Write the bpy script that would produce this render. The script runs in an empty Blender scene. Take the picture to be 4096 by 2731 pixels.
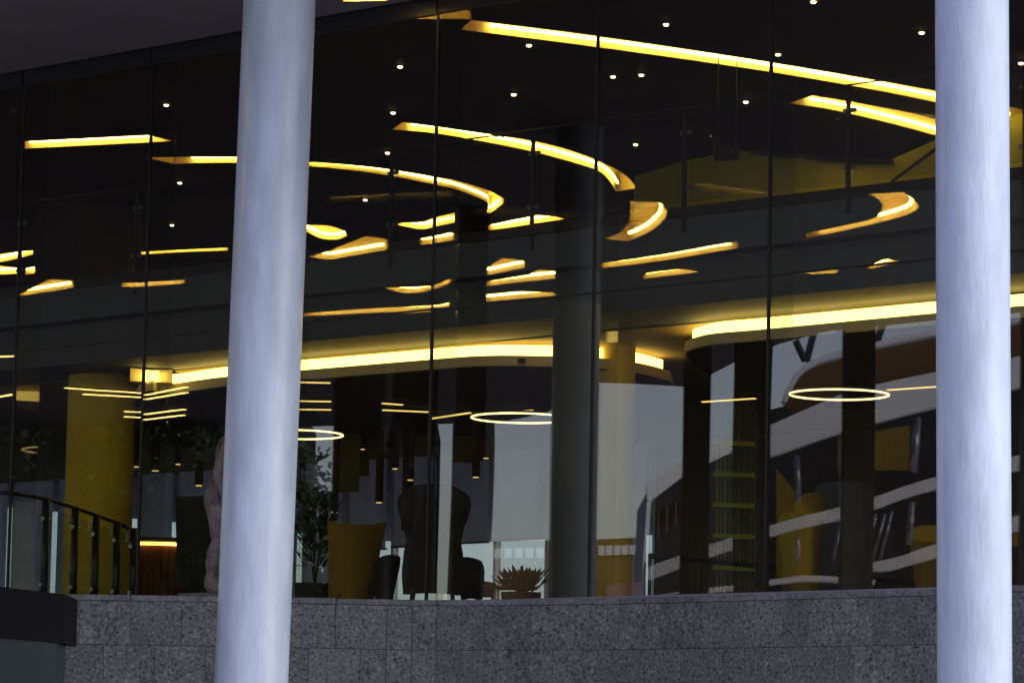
import bpy, bmesh, math, random
from mathutils import Vector, Matrix
from mathutils.geometry import delaunay_2d_cdt
random.seed(7)
R = math.radians
scene = bpy.context.scene
col = scene.collection

# ------------------------------------------------------------------ camera
CAM = Vector((20.658, -24.666, 1.6))
YAW, PITCH, ROLL, FPX = R(42.626), R(6.874), R(1.096), 14805.0
FWD = Vector((-math.sin(YAW)*math.cos(PITCH), math.cos(YAW)*math.cos(PITCH), math.sin(PITCH)))
_r = Vector((math.cos(YAW), math.sin(YAW), 0)); _u = _r.cross(FWD)
RGT = _r*math.cos(ROLL) + _u*math.sin(ROLL)
UPV = _u*math.cos(ROLL) - _r*math.sin(ROLL)
cd = bpy.data.cameras.new('camera'); cam = bpy.data.objects.new('camera', cd); col.objects.link(cam)
m = Matrix((RGT, UPV, -FWD)).transposed().to_4x4(); m.translation = CAM
cam.matrix_world = m
cd.sensor_width = 36; cd.lens = 36*FPX/4096; cd.clip_start = .5; cd.clip_end = 3000
scene.camera = cam

# ------------------------------------------------------------------ sky, sun, exposure
SUN_EL, SUN_AZ = 36.0, 78.0          # overcast daylight from behind the street
w = bpy.data.worlds.new('World'); scene.world = w; w.use_nodes = True
nt = w.node_tree; nt.nodes.clear()
sky = nt.nodes.new('ShaderNodeTexSky'); sky.sky_type = 'NISHITA'; sky.sun_disc = False
sky.sun_elevation = R(SUN_EL); sky.sun_rotation = R(SUN_AZ); sky.air_density = 1.0; sky.dust_density = 1.5; sky.ozone_density = 1.6
hs = nt.nodes.new('ShaderNodeHueSaturation'); hs.inputs['Saturation'].default_value = .85; hs.inputs['Hue'].default_value = .54
bg = nt.nodes.new('ShaderNodeBackground'); bg.inputs['Strength'].default_value = .15
wo = nt.nodes.new('ShaderNodeOutputWorld')
nt.links.new(sky.outputs[0], hs.inputs['Color']); nt.links.new(hs.outputs[0], bg.inputs['Color']); nt.links.new(bg.outputs[0], wo.inputs['Surface'])
sl = bpy.data.lights.new('sun', 'SUN'); sl.energy = 1.5; sl.angle = R(35); sl.color = (1, .98, .95)
so = bpy.data.objects.new('sun', sl); col.objects.link(so)
sa, se = R(SUN_AZ), R(SUN_EL)
sdir = Vector((math.sin(sa)*math.cos(se), math.cos(sa)*math.cos(se), math.sin(se)))
so.rotation_euler = sdir.to_track_quat('Z', 'Y').to_euler()
vs = scene.view_settings; vs.view_transform = 'Standard'; vs.look = 'None'; vs.gamma = 1; vs.exposure = 0.7; vs.use_curve_mapping = False
scene.render.engine = 'CYCLES'
cy = scene.cycles
cy.use_denoising = True; cy.max_bounces = 8; cy.diffuse_bounces = 4; cy.glossy_bounces = 4
cy.transparent_max_bounces = 32; cy.transmission_bounces = 6; cy.caustics_reflective = False; cy.caustics_refractive = False
cy.sample_clamp_indirect = 6

# ------------------------------------------------------------------ measuring helpers
def ray(x, y): return FWD + RGT*((x-2048)/FPX) - UPV*((y-1365.5)/FPX)
def PZ(x, y, z): d = ray(x, y); return CAM + d*((z-CAM.z)/d.z)
def PY(x, y, Y): d = ray(x, y); return CAM + d*((Y-CAM.y)/d.y)
def PD(x, y, D): return CAM + ray(x, y)*D
def mir(p): return Vector((p[0], -p[1], p[2]))
def depth(p): return (Vector(p)-CAM).dot(FWD)

# ------------------------------------------------------------------ materials
def nodes_of(name):
    mt = bpy.data.materials.new(name); mt.use_nodes = True
    n = mt.node_tree.nodes; n.clear(); return mt, n, mt.node_tree.links
def mat(name, c, rough=.6, metal=0, var=.12, scale=6, bump=0, bscale=60, coat=0, spec=.5, stretch=None, rnd=0):
    mt, n, l = nodes_of(name)
    o = n.new('ShaderNodeOutputMaterial'); b = n.new('ShaderNodeBsdfPrincipled')
    b.inputs['Roughness'].default_value = rough; b.inputs['Metallic'].default_value = metal
    b.inputs['Coat Weight'].default_value = coat; b.inputs['Coat Roughness'].default_value = .09
    b.inputs['Specular IOR Level'].default_value = spec
    tc = n.new('ShaderNodeTexCoord'); mp = n.new('ShaderNodeMapping')
    if stretch: mp.inputs['Scale'].default_value = stretch
    l.new(tc.outputs['Object'], mp.inputs[0])
    nz = n.new('ShaderNodeTexNoise'); nz.inputs['Scale'].default_value = scale; nz.inputs['Detail'].default_value = 5
    l.new(mp.outputs[0], nz.inputs['Vector'])
    cr = n.new('ShaderNodeValToRGB')
    cr.color_ramp.elements[0].position = .3; cr.color_ramp.elements[1].position = .7
    cr.color_ramp.elements[0].color = (*[max(0, x*(1-var)) for x in c], 1)
    cr.color_ramp.elements[1].color = (*[min(1, x*(1+var)) for x in c], 1)
    l.new(nz.outputs[0], cr.inputs[0]); l.new(cr.outputs[0], b.inputs['Base Color'])
    if bump:
        n2 = n.new('ShaderNodeTexNoise'); n2.inputs['Scale'].default_value = bscale; n2.inputs['Detail'].default_value = 3
        l.new(mp.outputs[0], n2.inputs['Vector'])
        bp = n.new('ShaderNodeBump'); bp.inputs['Strength'].default_value = bump; bp.inputs['Distance'].default_value = .01
        l.new(n2.outputs[0], bp.inputs['Height']); l.new(bp.outputs[0], b.inputs['Normal'])
    l.new(b.outputs[0], o.inputs[0]); return mt
def emit(name, c, s):
    mt, n, l = nodes_of(name)
    o = n.new('ShaderNodeOutputMaterial'); e = n.new('ShaderNodeEmission')
    e.inputs[0].default_value = (*c, 1); e.inputs[1].default_value = s
    l.new(e.outputs[0], o.inputs[0]); return mt
def glass(name, tint, r0, wav=0.0, wscale=.6):
    mt, n, l = nodes_of(name)
    o = n.new('ShaderNodeOutputMaterial'); t = n.new('ShaderNodeBsdfTransparent'); g = n.new('ShaderNodeBsdfGlossy')
    t.inputs[0].default_value = (*tint, 1); g.inputs['Roughness'].default_value = 0; g.inputs[0].default_value = (1, .97, 1, 1)
    ge = n.new('ShaderNodeNewGeometry'); dp = n.new('ShaderNodeVectorMath'); dp.operation = 'DOT_PRODUCT'
    l.new(ge.outputs['Normal'], dp.inputs[0]); l.new(ge.outputs['Incoming'], dp.inputs[1])
    def M(op, a, b=None):
        k = n.new('ShaderNodeMath'); k.operation = op
        for i, v in enumerate((a, b)):
            if v is None: continue
            if isinstance(v, (int, float)): k.inputs[i].default_value = v
            else: l.new(v, k.inputs[i])
        return k.outputs[0]
    f = M('POWER', M('SUBTRACT', 1.0, M('ABSOLUTE', dp.outputs['Value'])), 5.0)
    f = M('ADD', M('MULTIPLY', f, 1-r0), r0)
    mx = n.new('ShaderNodeMixShader'); l.new(f, mx.inputs[0]); l.new(t.outputs[0], mx.inputs[1]); l.new(g.outputs[0], mx.inputs[2])
    if wav:
        tc = n.new('ShaderNodeTexCoord'); nz = n.new('ShaderNodeTexNoise'); nz.inputs['Scale'].default_value = wscale; nz.inputs['Detail'].default_value = 0
        l.new(tc.outputs['Object'], nz.inputs['Vector'])
        bp = n.new('ShaderNodeBump'); bp.inputs['Strength'].default_value = 1; bp.inputs['Distance'].default_value = wav
        l.new(nz.outputs[0], bp.inputs['Height']); l.new(bp.outputs[0], g.inputs['Normal'])
    l.new(mx.outputs[0], o.inputs[0]); return mt
def granite(name, a, b_, c_):
    mt, n, l = nodes_of(name)
    o = n.new('ShaderNodeOutputMaterial'); b = n.new('ShaderNodeBsdfPrincipled'); b.inputs['Roughness'].default_value = .55
    tc = n.new('ShaderNodeTexCoord'); oi = n.new('ShaderNodeObjectInfo')
    sc = n.new('ShaderNodeVectorMath'); sc.operation = 'SCALE'; sc.inputs['Scale'].default_value = 37
    cx = n.new('ShaderNodeCombineXYZ')
    for i in range(3): l.new(oi.outputs['Random'], cx.inputs[i])
    l.new(cx.outputs[0], sc.inputs[0])
    ad = n.new('ShaderNodeVectorMath'); ad.operation = 'ADD'; l.new(tc.outputs['Object'], ad.inputs[0]); l.new(sc.outputs[0], ad.inputs[1])
    n1 = n.new('ShaderNodeTexNoise'); n1.inputs['Scale'].default_value = 34; n1.inputs['Detail'].default_value = 4; n1.inputs['Roughness'].default_value = .65
    n2 = n.new('ShaderNodeTexNoise'); n2.inputs['Scale'].default_value = 5; n2.inputs['Detail'].default_value = 3
    l.new(ad.outputs[0], n1.inputs['Vector']); l.new(ad.outputs[0], n2.inputs['Vector'])
    cr = n.new('ShaderNodeValToRGB'); E = cr.color_ramp.elements
    E[0].position = .36; E[0].color = (*a, 1); E[1].position = .66; E[1].color = (*c_, 1)
    k = E.new(.47); k.color = (*b_, 1); k = E.new(.58); k.color = tuple([*(x*1.12 for x in b_), 1])
    l.new(n1.outputs[0], cr.inputs[0])
    mx = n.new('ShaderNodeMix'); mx.data_type = 'RGBA'; mx.blend_type = 'MULTIPLY'; mx.inputs[0].default_value = .8
    c2 = n.new('ShaderNodeValToRGB'); c2.color_ramp.elements[0].position = .35; c2.color_ramp.elements[0].color = (.62, .62, .64, 1)
    c2.color_ramp.elements[1].position = .65; c2.color_ramp.elements[1].color = (1, 1, .97, 1)
    l.new(n2.outputs[0], c2.inputs[0])
    l.new(cr.outputs[0], mx.inputs[6]); l.new(c2.outputs[0], mx.inputs[7])
    m3 = n.new('ShaderNodeMix'); m3.data_type = 'RGBA'; m3.blend_type = 'MULTIPLY'; m3.inputs[0].default_value = 1
    mr = n.new('ShaderNodeMapRange'); mr.inputs[3].default_value = .84; mr.inputs[4].default_value = 1.12
    l.new(oi.outputs['Random'], mr.inputs[0]); cc = n.new('ShaderNodeCombineColor')
    for i in range(3): l.new(mr.outputs[0], cc.inputs[i])
    l.new(mx.outputs[2], m3.inputs[6]); l.new(cc.outputs[0], m3.inputs[7]); l.new(m3.outputs[2], b.inputs['Base Color'])
    bp = n.new('ShaderNodeBump'); bp.inputs['Strength'].default_value = .35; bp.inputs['Distance'].default_value = .004
    l.new(n1.outputs[0], bp.inputs['Height']); l.new(bp.outputs[0], b.inputs['Normal'])
    l.new(b.outputs[0], o.inputs[0]); return mt
def fabric_trans(name, c, tr):
    mt, n, l = nodes_of(name)
    o = n.new('ShaderNodeOutputMaterial'); d = n.new('ShaderNodeBsdfDiffuse'); t = n.new('ShaderNodeBsdfTranslucent'); a = n.new('ShaderNodeAddShader')
    tc = n.new('ShaderNodeTexCoord'); nz = n.new('ShaderNodeTexNoise'); nz.inputs['Scale'].default_value = 1.5
    l.new(tc.outputs['Object'], nz.inputs['Vector'])
    cr = n.new('ShaderNodeValToRGB'); cr.color_ramp.elements[0].color = (*[x*.8 for x in tr], 1); cr.color_ramp.elements[1].color = (*[x*1.2 for x in tr], 1)
    l.new(nz.outputs[0], cr.inputs[0]); l.new(cr.outputs[0], t.inputs[0])
    d.inputs[0].default_value = (*c, 1)
    l.new(d.outputs[0], a.inputs[0]); l.new(t.outputs[0], a.inputs[1])
    tp = n.new('ShaderNodeBsdfTransparent'); mx = n.new('ShaderNodeMixShader'); mx.inputs[0].default_value = .05
    l.new(a.outputs[0], mx.inputs[1]); l.new(tp.outputs[0], mx.inputs[2]); l.new(mx.outputs[0], o.inputs[0]); return mt

MT = dict(
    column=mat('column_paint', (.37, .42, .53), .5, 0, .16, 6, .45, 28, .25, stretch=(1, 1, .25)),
    soffit=mat('soffit_paint', (.155, .145, .17), .8, 0, .05, 1.2),
    fascia=mat('fascia_grey', (.085, .105, .15), .6, 0, .05, 1.0),
    under=mat('underside_grey', (.09, .105, .14), .7, 0, .06, 1.0),
    ceil=mat('ceiling_brown', (.06, .035, .014), .7, 0, .15, .8),
    dark=mat('dark_metal', (.012, .012, .014), .45, 0, .1, 8),
    seal=mat('black_silicone', (.006, .006, .007), .6, 0, .1, 10),
    sill=mat('sill_metal', (.25, .235, .32), .45, .2, .06, 3),
    granite=granite('granite', (.02, .02, .024), (.125, .127, .135), (.27, .27, .28)),
    cope=granite('granite_cope', (.05, .05, .06), (.14, .14, .155), (.22, .22, .24)),
    blackbox=mat('charcoal_cladding', (.006, .005, .007), .7, 0, .1, 3, spec=.2),
    teal=mat('teal_cladding', (.03, .045, .05), .5, 0, .1, 3),
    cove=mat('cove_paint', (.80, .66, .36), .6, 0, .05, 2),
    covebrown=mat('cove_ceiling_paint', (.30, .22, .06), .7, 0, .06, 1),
    brownwall=mat('brown_veneer', (.10, .05, .015), .55, 0, .2, 2, stretch=(4, 4, .4)),
    yellowcol=mat('ochre_plaster', (.80, .60, .05), .7, 0, .12, 1.2, .1, 40),
    greycol=mat('grey_plaster', (.11, .12, .15), .7, 0, .06, 1.2),
    yellowwall=mat('yellow_olive_paint', (.66, .72, .03), .7, 0, .06, .9),
    olive=mat('olive_felt', (.20, .19, .03), .9, 0, .12, 3),
    brownfelt=mat('brown_felt', (.05, .018, .006), .9, 0, .12, 3),
    steel=mat('brushed_steel', (.42, .43, .46), .3, 1, .08, 5, stretch=(1, 1, .1)),
    blacksteel=mat('dark_steel', (.05, .055, .065), .35, .6, .1, 5),
    orange=mat('orange_upholstery', (.34, .20, .01), .85, 0, .1, 8, .1, 200),
    charcoal=mat('charcoal_upholstery', (.022, .022, .026), .85, 0, .1, 8, .1, 200),
    greyup=mat('grey_upholstery', (.10, .10, .115), .85, 0, .1, 8, .1, 200),
    lime=mat('lime_upholstery', (.26, .26, .02), .85, 0, .1, 8, .1, 200),
    redwood=mat('red_slat_wood', (.14, .03, .008), .5, 0, .3, 6, stretch=(8, 8, .5)),
    stone=mat('statue_stone', (.15, .115, .12), .8, 0, .45, 7, .8, 30),
    floor=mat('interior_floor', (.10, .085, .07), .3, 0, .1, 1),
    ground=mat('paving', (.42, .42, .43), .8, 0, .12, .5, .2, 20),
    white=mat('white_render', (.82, .84, .87), .7, 0, .05, .4),
    darkwall=mat('dark_glazing', (.02, .021, .024), .7, 0, .15, .4),
    brick=mat('brown_cladding', (.13, .075, .03), .7, 0, .15, .5),
    mustard=mat('mustard_wall', (.24, .16, .02), .7, 0, .1, .5),
    pierstone=mat('pier_stone', (.07, .06, .055), .7, 0, .12, 2),
    bark=mat('bark', (.06, .045, .03), .9, 0, .3, 8, .6, 20),
    leaf=mat('leaf', (.035, .06, .022), .6, 0, .4, 3),
    pink=mat('pink_hoarding', (.34, .16, .20), .7, 0, .3, 1.2),
    blind=fabric_trans('roller_blind', (.16, .16, .18), (.85, .85, .92)),
    pane=glass('curtain_glass', (.90, .89, .81), .078, .0022, .55),
    fin=glass('fin_glass', (.90, .92, .86), .04),
    thin=glass('clear_glass', (.90, .93, .92), .03),
    backglass=glass('rear_glass', (.62, .66, .74), .03),
    led=emit('led_warm', (1, .72, .17), 12),
    ledx=emit('led_warm_canopy', (1, .72, .17), 34),
    covelight=emit('cove_tube', (1, .73, .17), 4.2),
    linelamp=emit('line_lamp', (1, .70, .22), 1.0),
    linelampx=emit('line_lamp_canopy', (1, .70, .22), 8),
    ring=emit('ring_lamp', (1, .76, .34), 2.6),
    spot=emit('downlight_lens', (1, .80, .48), 6),
    tubelight=emit('pendant_lens', (1, .70, .25), .6),
    counterlight=emit('counter_led', (1, .62, .15), 3),
)

# ------------------------------------------------------------------ mesh helpers
class MB:
    def __init__(s): s.v = []; s.f = []
    def add(s, vs, fs):
        k = len(s.v); s.v += [Vector(p) for p in vs]; s.f += [tuple(i+k for i in f) for f in fs]; return s
    def hexa(s, a, b):      # two quads (lists of 4 points)
        return s.add(list(a)+list(b), [(3, 2, 1, 0), (4, 5, 6, 7), (0, 1, 5, 4), (1, 2, 6, 5), (2, 3, 7, 6), (3, 0, 4, 7)])
    def box(s, lo, hi):
        x0, y0, z0 = lo; x1, y1, z1 = hi
        return s.hexa([(x0, y0, z0), (x1, y0, z0), (x1, y1, z0), (x0, y1, z0)], [(x0, y0, z1), (x1, y0, z1), (x1, y1, z1), (x0, y1, z1)])
    def prism(s, poly, z0, z1):
        n = len(poly); a = [(p[0], p[1], z0) for p in poly]; b = [(p[0], p[1], z1) for p in poly]
        area = sum(poly[i][0]*poly[(i+1) % n][1]-poly[(i+1) % n][0]*poly[i][1] for i in range(n))
        if area < 0: a.reverse(); b.reverse()
        return s.add(a+b, [tuple(range(n-1, -1, -1)), tuple(range(n, 2*n))]+[(i, (i+1) % n, n+(i+1) % n, n+i) for i in range(n)])
    def extr(s, poly, d):   # 3d polygon extruded along d
        d = Vector(d); n = len(poly); a = [Vector(p) for p in poly]; b = [p+d for p in a]
        return s.add(a+b, [tuple(range(n-1, -1, -1)), tuple(range(n, 2*n))]+[(i, (i+1) % n, n+(i+1) % n, n+i) for i in range(n)])
    def tube(s, path, r, seg=10, closed=False):
        path = [Vector(p) for p in path]; n = len(path); rr = r if isinstance(r, (list, tuple)) else [r]*n
        k0 = len(s.v); ref = None
        for i, p in enumerate(path):
            if closed: t = path[(i+1) % n]-path[i-1]
            else: t = path[min(i+1, n-1)]-path[max(i-1, 0)]
            t.normalize()
            if ref is None: ref = t.cross(Vector((0, 0, 1)) if abs(t.z) < .9 else Vector((1, 0, 0))).normalized()
            ref = (ref-t*ref.dot(t)).normalized(); b = t.cross(ref)
            for j in range(seg):
                a = 2*math.pi*j/seg; s.v.append(p+(ref*math.cos(a)+b*math.sin(a))*rr[i])
        for i in range(n if closed else n-1):
            q = (i+1) % n
            for j in range(seg):
                s.f.append((k0+i*seg+j, k0+i*seg+(j+1) % seg, k0+q*seg+(j+1) % seg, k0+q*seg+j))
        if not closed:
            s.f.append(tuple(k0+j for j in range(seg-1, -1, -1))); s.f.append(tuple(k0+(n-1)*seg+j for j in range(seg)))
        return s
    def sweep(s, path, prof):   # path of points, profile list of (side, up); horizontal sweep, capped
        path = [Vector(p) for p in path]; n = len(path); k = len(prof); k0 = len(s.v)
        for i, p in enumerate(path):
            t = path[min(i+1, n-1)]-path[max(i-1, 0)]; t.z = 0
            if t.length < 1e-6: t = Vector((1, 0, 0))
            t.normalize(); sd = Vector((t.y, -t.x, 0))
            for a, b in prof: s.v.append(p+sd*a+Vector((0, 0, b)))
        for i in range(n-1):
            for j in range(k):
                s.f.append((k0+i*k+j, k0+i*k+(j+1) % k, k0+(i+1)*k+(j+1) % k, k0+(i+1)*k+j))
        s.f.append(tuple(k0+j for j in range(k-1, -1, -1))); s.f.append(tuple(k0+(n-1)*k+j for j in range(k)))
        return s
    def build(s, name, m_, parent=None, smooth=False, fixn=True):
        off = Vector((0, 0, 0)); q = parent
        while q is not None: off += q.location; q = q.parent
        me = bpy.data.meshes.new(name); me.from_pydata([p-off for p in s.v], [], s.f)
        if fixn:
            bm = bmesh.new(); bm.from_mesh(me); bmesh.ops.recalc_face_normals(bm, faces=bm.faces); bm.to_mesh(me); bm.free()
        if smooth:
            me.polygons.foreach_set('use_smooth', [True]*len(me.polygons))
        me.materials.append(MT[m_] if isinstance(m_, str) else m_)
        o = bpy.data.objects.new(name, me); col.objects.link(o); o.parent = parent
        return o
def autosmooth(o, ang=40):
    me = o.data; me.polygons.foreach_set('use_smooth', [True]*len(me.polygons)); me.set_sharp_from_angle(angle=R(ang))
def thing(name, label, cat, loc, group=None):
    o = bpy.data.objects.new(name, None); col.objects.link(o); o.location = loc; o.empty_display_size = .2
    o['label'] = label; o['category'] = cat
    if group: o['group'] = group
    return o
def tag(o, label, cat, group=None):
    o['label'] = label; o['category'] = cat
    if group: o['group'] = group
    return o
def struct(o): o['kind'] = 'structure'; return o
def rebase(o):              # put a one-mesh thing's origin at its base centre
    me = o.data; n = len(me.vertices)
    c = sum((v.co for v in me.vertices), Vector())/n; c.z = min(v.co.z for v in me.vertices)
    for v in me.vertices: v.co -= c
    o.location = o.location+c; return o
def resample(pts, n):
    pts = [Vector(p) for p in pts]; L = [0]
    for a, b in zip(pts, pts[1:]): L.append(L[-1]+(b-a).length)
    out = []
    for i in range(n):
        t = L[-1]*i/(n-1); k = 0
        while k < len(L)-2 and L[k+1] < t: k += 1
        u = (t-L[k])/max(1e-9, L[k+1]-L[k]); out.append(pts[k].lerp(pts[k+1], min(1, u)))
    return out
def smooth_poly(pts, n=0):
    """Catmull-Rom through the given points"""
    pts = [Vector((*p, 0)) if len(p) == 2 else Vector(p) for p in pts]
    if len(pts) < 3: return pts
    out = []
    for i in range(len(pts)-1):
        p0, p1, p2, p3 = pts[max(0, i-1)], pts[i], pts[i+1], pts[min(len(pts)-1, i+2)]
        for k in range(6):
            t = k/6; out.append(.5*((2*p1)+(p2-p0)*t+(2*p0-5*p1+4*p2-p3)*t*t+(3*p1-p0-3*p2+p3)*t**3))
    out.append(pts[-1]); return out

# ------------------------------------------------------------------ key levels
Z_SILL, Z_MID, Z_TOP = 3.29, 6.01, 8.95
FLOOR, MEZ, ROOF = 3.2, PY(2500, 864, 3.0).z, 10.3
Z_UND, Z_LIP1, Z_LIP0 = 6.37, 6.20, 6.09
XL, XR = -30.0, 8.5
X0 = -9.058
BACK = 14.0


def in_poly(p, poly):
    c = False; n = len(poly)
    for i in range(n):
        a, b = poly[i], poly[i-1]
        if (a[1] > p[1]) != (b[1] > p[1]) and p[0] < (b[0]-a[0])*(p[1]-a[1])/(b[1]-a[1])+a[0]: c = not c
    return c
def holed_sheet(name, outer, holes, z, m_):
    vs = []; es = []
    for lp in [outer]+holes:
        k = len(vs); vs += [Vector((p[0], p[1])) for p in lp]; es += [(k+i, k+(i+1) % len(lp)) for i in range(len(lp))]
    v, e, f, _, _, _ = delaunay_2d_cdt(vs, es, [], 0, 1e-5)
    fs = []
    for t in f:
        c = sum((v[i] for i in t), Vector((0, 0)))/len(t)
        if in_poly(c, outer) and not any(in_poly(c, h) for h in holes): fs.append(tuple(t))
    return MB().add([(p.x, p.y, z) for p in v], fs).build(name, m_)
def offset(poly, d):        # inward offset of a plan polygon
    n = len(poly); area = sum(poly[i][0]*poly[(i+1) % n][1]-poly[(i+1) % n][0]*poly[i][1] for i in range(n)); sg = 1 if area > 0 else -1
    out = []
    for i in range(n):
        a, b, c = Vector(poly[i-1][:2]), Vector(poly[i][:2]), Vector(poly[(i+1) % n][:2])
        t1 = (b-a).normalized(); t2 = (c-b).normalized(); nn = Vector((-(t1.y+t2.y), t1.x+t2.x))
        nn = nn.normalized() if nn.length > 1e-6 else Vector((-t1.y, t1.x))
        out.append(b+nn*(sg*d))
    return out

# ------------------------------------------------------------------ ground and structure
struct(MB().add([(-900, -900, 0), (900, -900, 0), (900, 900, 0), (-900, 900, 0)], [(0, 1, 2, 3)]).build('ground', 'ground'))
struct(MB().box((XL, .35, FLOOR-.3), (XR, BACK, FLOOR)).build('lobby_floor', 'floor'))
struct(MB().box((XL, 3.2, Z_UND), (XR, 28, MEZ-.1)).build('mezzanine_floor', 'under'))
fr = thing('mezzanine_edge', 'straight grey mezzanine fascia with black floor edge above the bright cove', 'fascia', (-5, 3, Z_UND))
MB().box((XL, 2.95, MEZ-.46), (XR, 3.19, MEZ-.1)).build('fascia_panel', 'fascia', fr)
MB().box((XL, 2.9, MEZ-.098), (XR, 28, MEZ)).build('floor_edge', 'dark', fr)
struct(MB().box((XL-.3, 14.2, Z_UND), (XL, 28.3, ROOF+.6)).build('side_wall', 'brownwall'))
struct(MB().box((XR, 14.2, Z_UND), (XR+.3, 28.3, ROOF+.6)).build('end_wall', 'brownwall'))
struct(MB().box((XL, 28, Z_UND), (XR, 28.3, ROOF+.6)).build('rear_wall', 'brownwall'))
struct(MB().box((XL-.3, .1, 0), (XL, 14.2, ROOF+.6)).build('side_wall', 'brownwall'))
struct(MB().box((XR, .1, 0), (XR+.3, 14.2, ROOF+.6)).build('end_wall', 'brownwall'))
struct(MB().box((XL, -.1, ROOF+.45), (XR, 28, ROOF+.6)).build('roof', 'ceil'))
struct(MB().box((XL, -.12, Z_TOP+.12), (XR, .12, ROOF+.44)).build('upper_wall', 'dark'))

# ------------------------------------------------------------------ recessed cove lights
INNER, OUTER = [], []       # holes to cut in the lobby ceiling and in the canopy soffit
def cove(near, far, label, z=ROOF, outside=False, curve=True, n=26, depth_=.26, direct=False):
    f = (lambda p: mir(PZ(p[0], p[1], z))) if outside and not direct else (lambda p: PZ(p[0], p[1], z))
    sm = smooth_poly if curve else (lambda q: [Vector((*p, 0)) for p in q])
    A = resample([f(p) for p in sm(near)], n); B = resample([f(p) for p in sm(far)], n)
    outl = A+B[::-1]; clean = []
    for p in outl:
        if not clean or (p-clean[-1]).length > 1e-3: clean.append(p)
    if (clean[0]-clean[-1]).length < 1e-3: clean.pop()
    (OUTER if outside else INNER).append(clean)
    c = sum(clean, Vector())/len(clean)
    t = thing('cove_light', label, 'cove light', (c.x, c.y, z), 'cove lights in the canopy soffit' if outside else 'cove lights in the lobby ceiling')
    k = len(clean); mb = MB()
    mb.add([(p.x, p.y, z-.004) for p in clean]+[(p.x, p.y, z+depth_) for p in clean], [(i, (i+1) % k, k+(i+1) % k, k+i) for i in range(k)]+[tuple(range(k, 2*k))])
    mb.build('recess', 'cove', t)
    pth = []
    for a, b in list(zip(A, B))[1:-1]:
        d = a-b
        if d.length < .02: continue
        pth.append(b+d.normalized()*min(.07, d.length*.4))
    if len(pth) > 2:
        h = .06
        MB().sweep(pth, [(-.012, h), (.012, h), (.012, h+.035), (-.012, h+.035)]).build('led_line', 'ledx' if outside else 'led', t)
    return t
# lobby ceiling
cove([(1884, 81), (2391, 145), (3080, 249), (3742, 363), (4100, 440)], [(1843, 118), (2391, 188), (3080, 287), (3677, 394), (4100, 500)], 'longest cove light, a sweeping warm band across the lobby ceiling ending behind the white column')
cove([(3249, 381), (3463, 417), (3742, 476), (4044, 580), (4200, 640)], [(3157, 413), (3356, 444), (3742, 541), (4044, 650), (4200, 715)], 'broad cove light with slanted blunt end, below the longest ceiling band')
cove([(1610, 489), (1749, 507), (1948, 536), (2120, 561), (2254, 593), (2382, 638), (2500, 700), (2545, 752)], [(1569, 517), (1744, 533), (1948, 568), (2120, 603), (2254, 638), (2382, 678), (2430, 714), (2464, 765)], 'curving cove light that bends down to a pointed tip beside the upper glass joint')
cove([(587, 630), (925, 628), (1224, 646), (1502, 670), (1738, 707), (1821, 721), (1948, 759), (2015, 794)], [(692, 654), (925, 650), (1224, 663), (1502, 692), (1738, 737), (1821, 756), (1900, 785), (1952, 812), (1950, 856), (2014, 812)], 'long arched cove light passing behind the tilted white column and hooking back')
cove([(94, 566), (593, 541)], [(94, 594), (686, 564)], 'straight bright cove light over the dark round pillar', curve=False)
cove([(1613, 890), (1684, 888), (1738, 870), (1819, 851)], [(1585, 897), (1680, 916), (1738, 906), (1819, 890)], 'short kinked cove light under the hook of the arched band')
cove([(1955, 900), (2146, 859), (2226, 867)], [(1955, 923), (2258, 875)], 'short straight cove light with pointed end just above the mezzanine edge', curve=False)
cove([(550, 1008), (711, 999), (912, 990)], [(550, 1019), (711, 1008), (912, 1001)], 'very thin cove light low over the mezzanine beside the tilted white column')
cove([(1224, 900), (1310, 902), (1374, 922), (1387, 940)], [(1224, 925), (1285, 953), (1349, 957), (1385, 943)], 'small rounded cove light right of the tilted white column')
cove([(-120, 1030), (0, 1015), (133, 1001)], [(-120, 1064), (0, 1048), (133, 1018)], 'cove light at the glass corner, topmost of the cluster there')
cove([(-60, 1054), (72, 1072)], [(-60, 1100), (72, 1094)], 'blazing broad cove light at the glass corner in the middle of the cluster', curve=False)
cove([(105, 1072), (150, 1065), (205, 1066), (233, 1073)], [(100, 1097), (165, 1088), (235, 1075)], 'tiny pointed cove light beside the corner cluster')
# canopy soffit outside, mirrored in the glass
OZ = Z_TOP
def refl(near, far, label, curve=True, n=18): return cove(near, far, label+', seen mirrored in the glass', OZ, True, curve, n)
refl([(3471, 773), (3517, 796), (3532, 823), (3517, 857), (3478, 880), (3226, 930)], [(3612, 765), (3654, 796), (3670, 819), (3647, 849), (3555, 880), (3409, 914), (3226, 949)], 'hook-shaped canopy cove light')
refl([(2384, 1056), (2698, 1014), (2954, 966)], [(2384, 1075), (2698, 1039), (2954, 995)], 'longest straight canopy cove light')
refl([(2598, 1094), (2728, 1079), (2767, 1083)], [(2583, 1117), (2809, 1091)], 'short canopy cove light under the longest one', False)
refl([(2526, 800), (2530, 850), (2520, 890), (2484, 930), (2426, 951)], [(2640, 806), (2666, 826), (2666, 872), (2606, 926), (2522, 963)], 'fat curled canopy cove light')
refl([(1575, 1156), (1728, 1145), (1811, 1115)], [(1543, 1159), (1623, 1178), (1728, 1162), (1811, 1131)], 'bent canopy cove light beside the dark pier')
refl([(1948, 1083), (2018, 1036), (2108, 1048)], [(1948, 1108), (2108, 1076)], 'short wedge canopy cove light beside the dark pier', False)
refl([(1948, 1132), (2130, 1104), (2162, 1082), (2251, 1094)], [(1948, 1150), (2251, 1117)], 'stepped canopy cove light', False)
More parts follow.
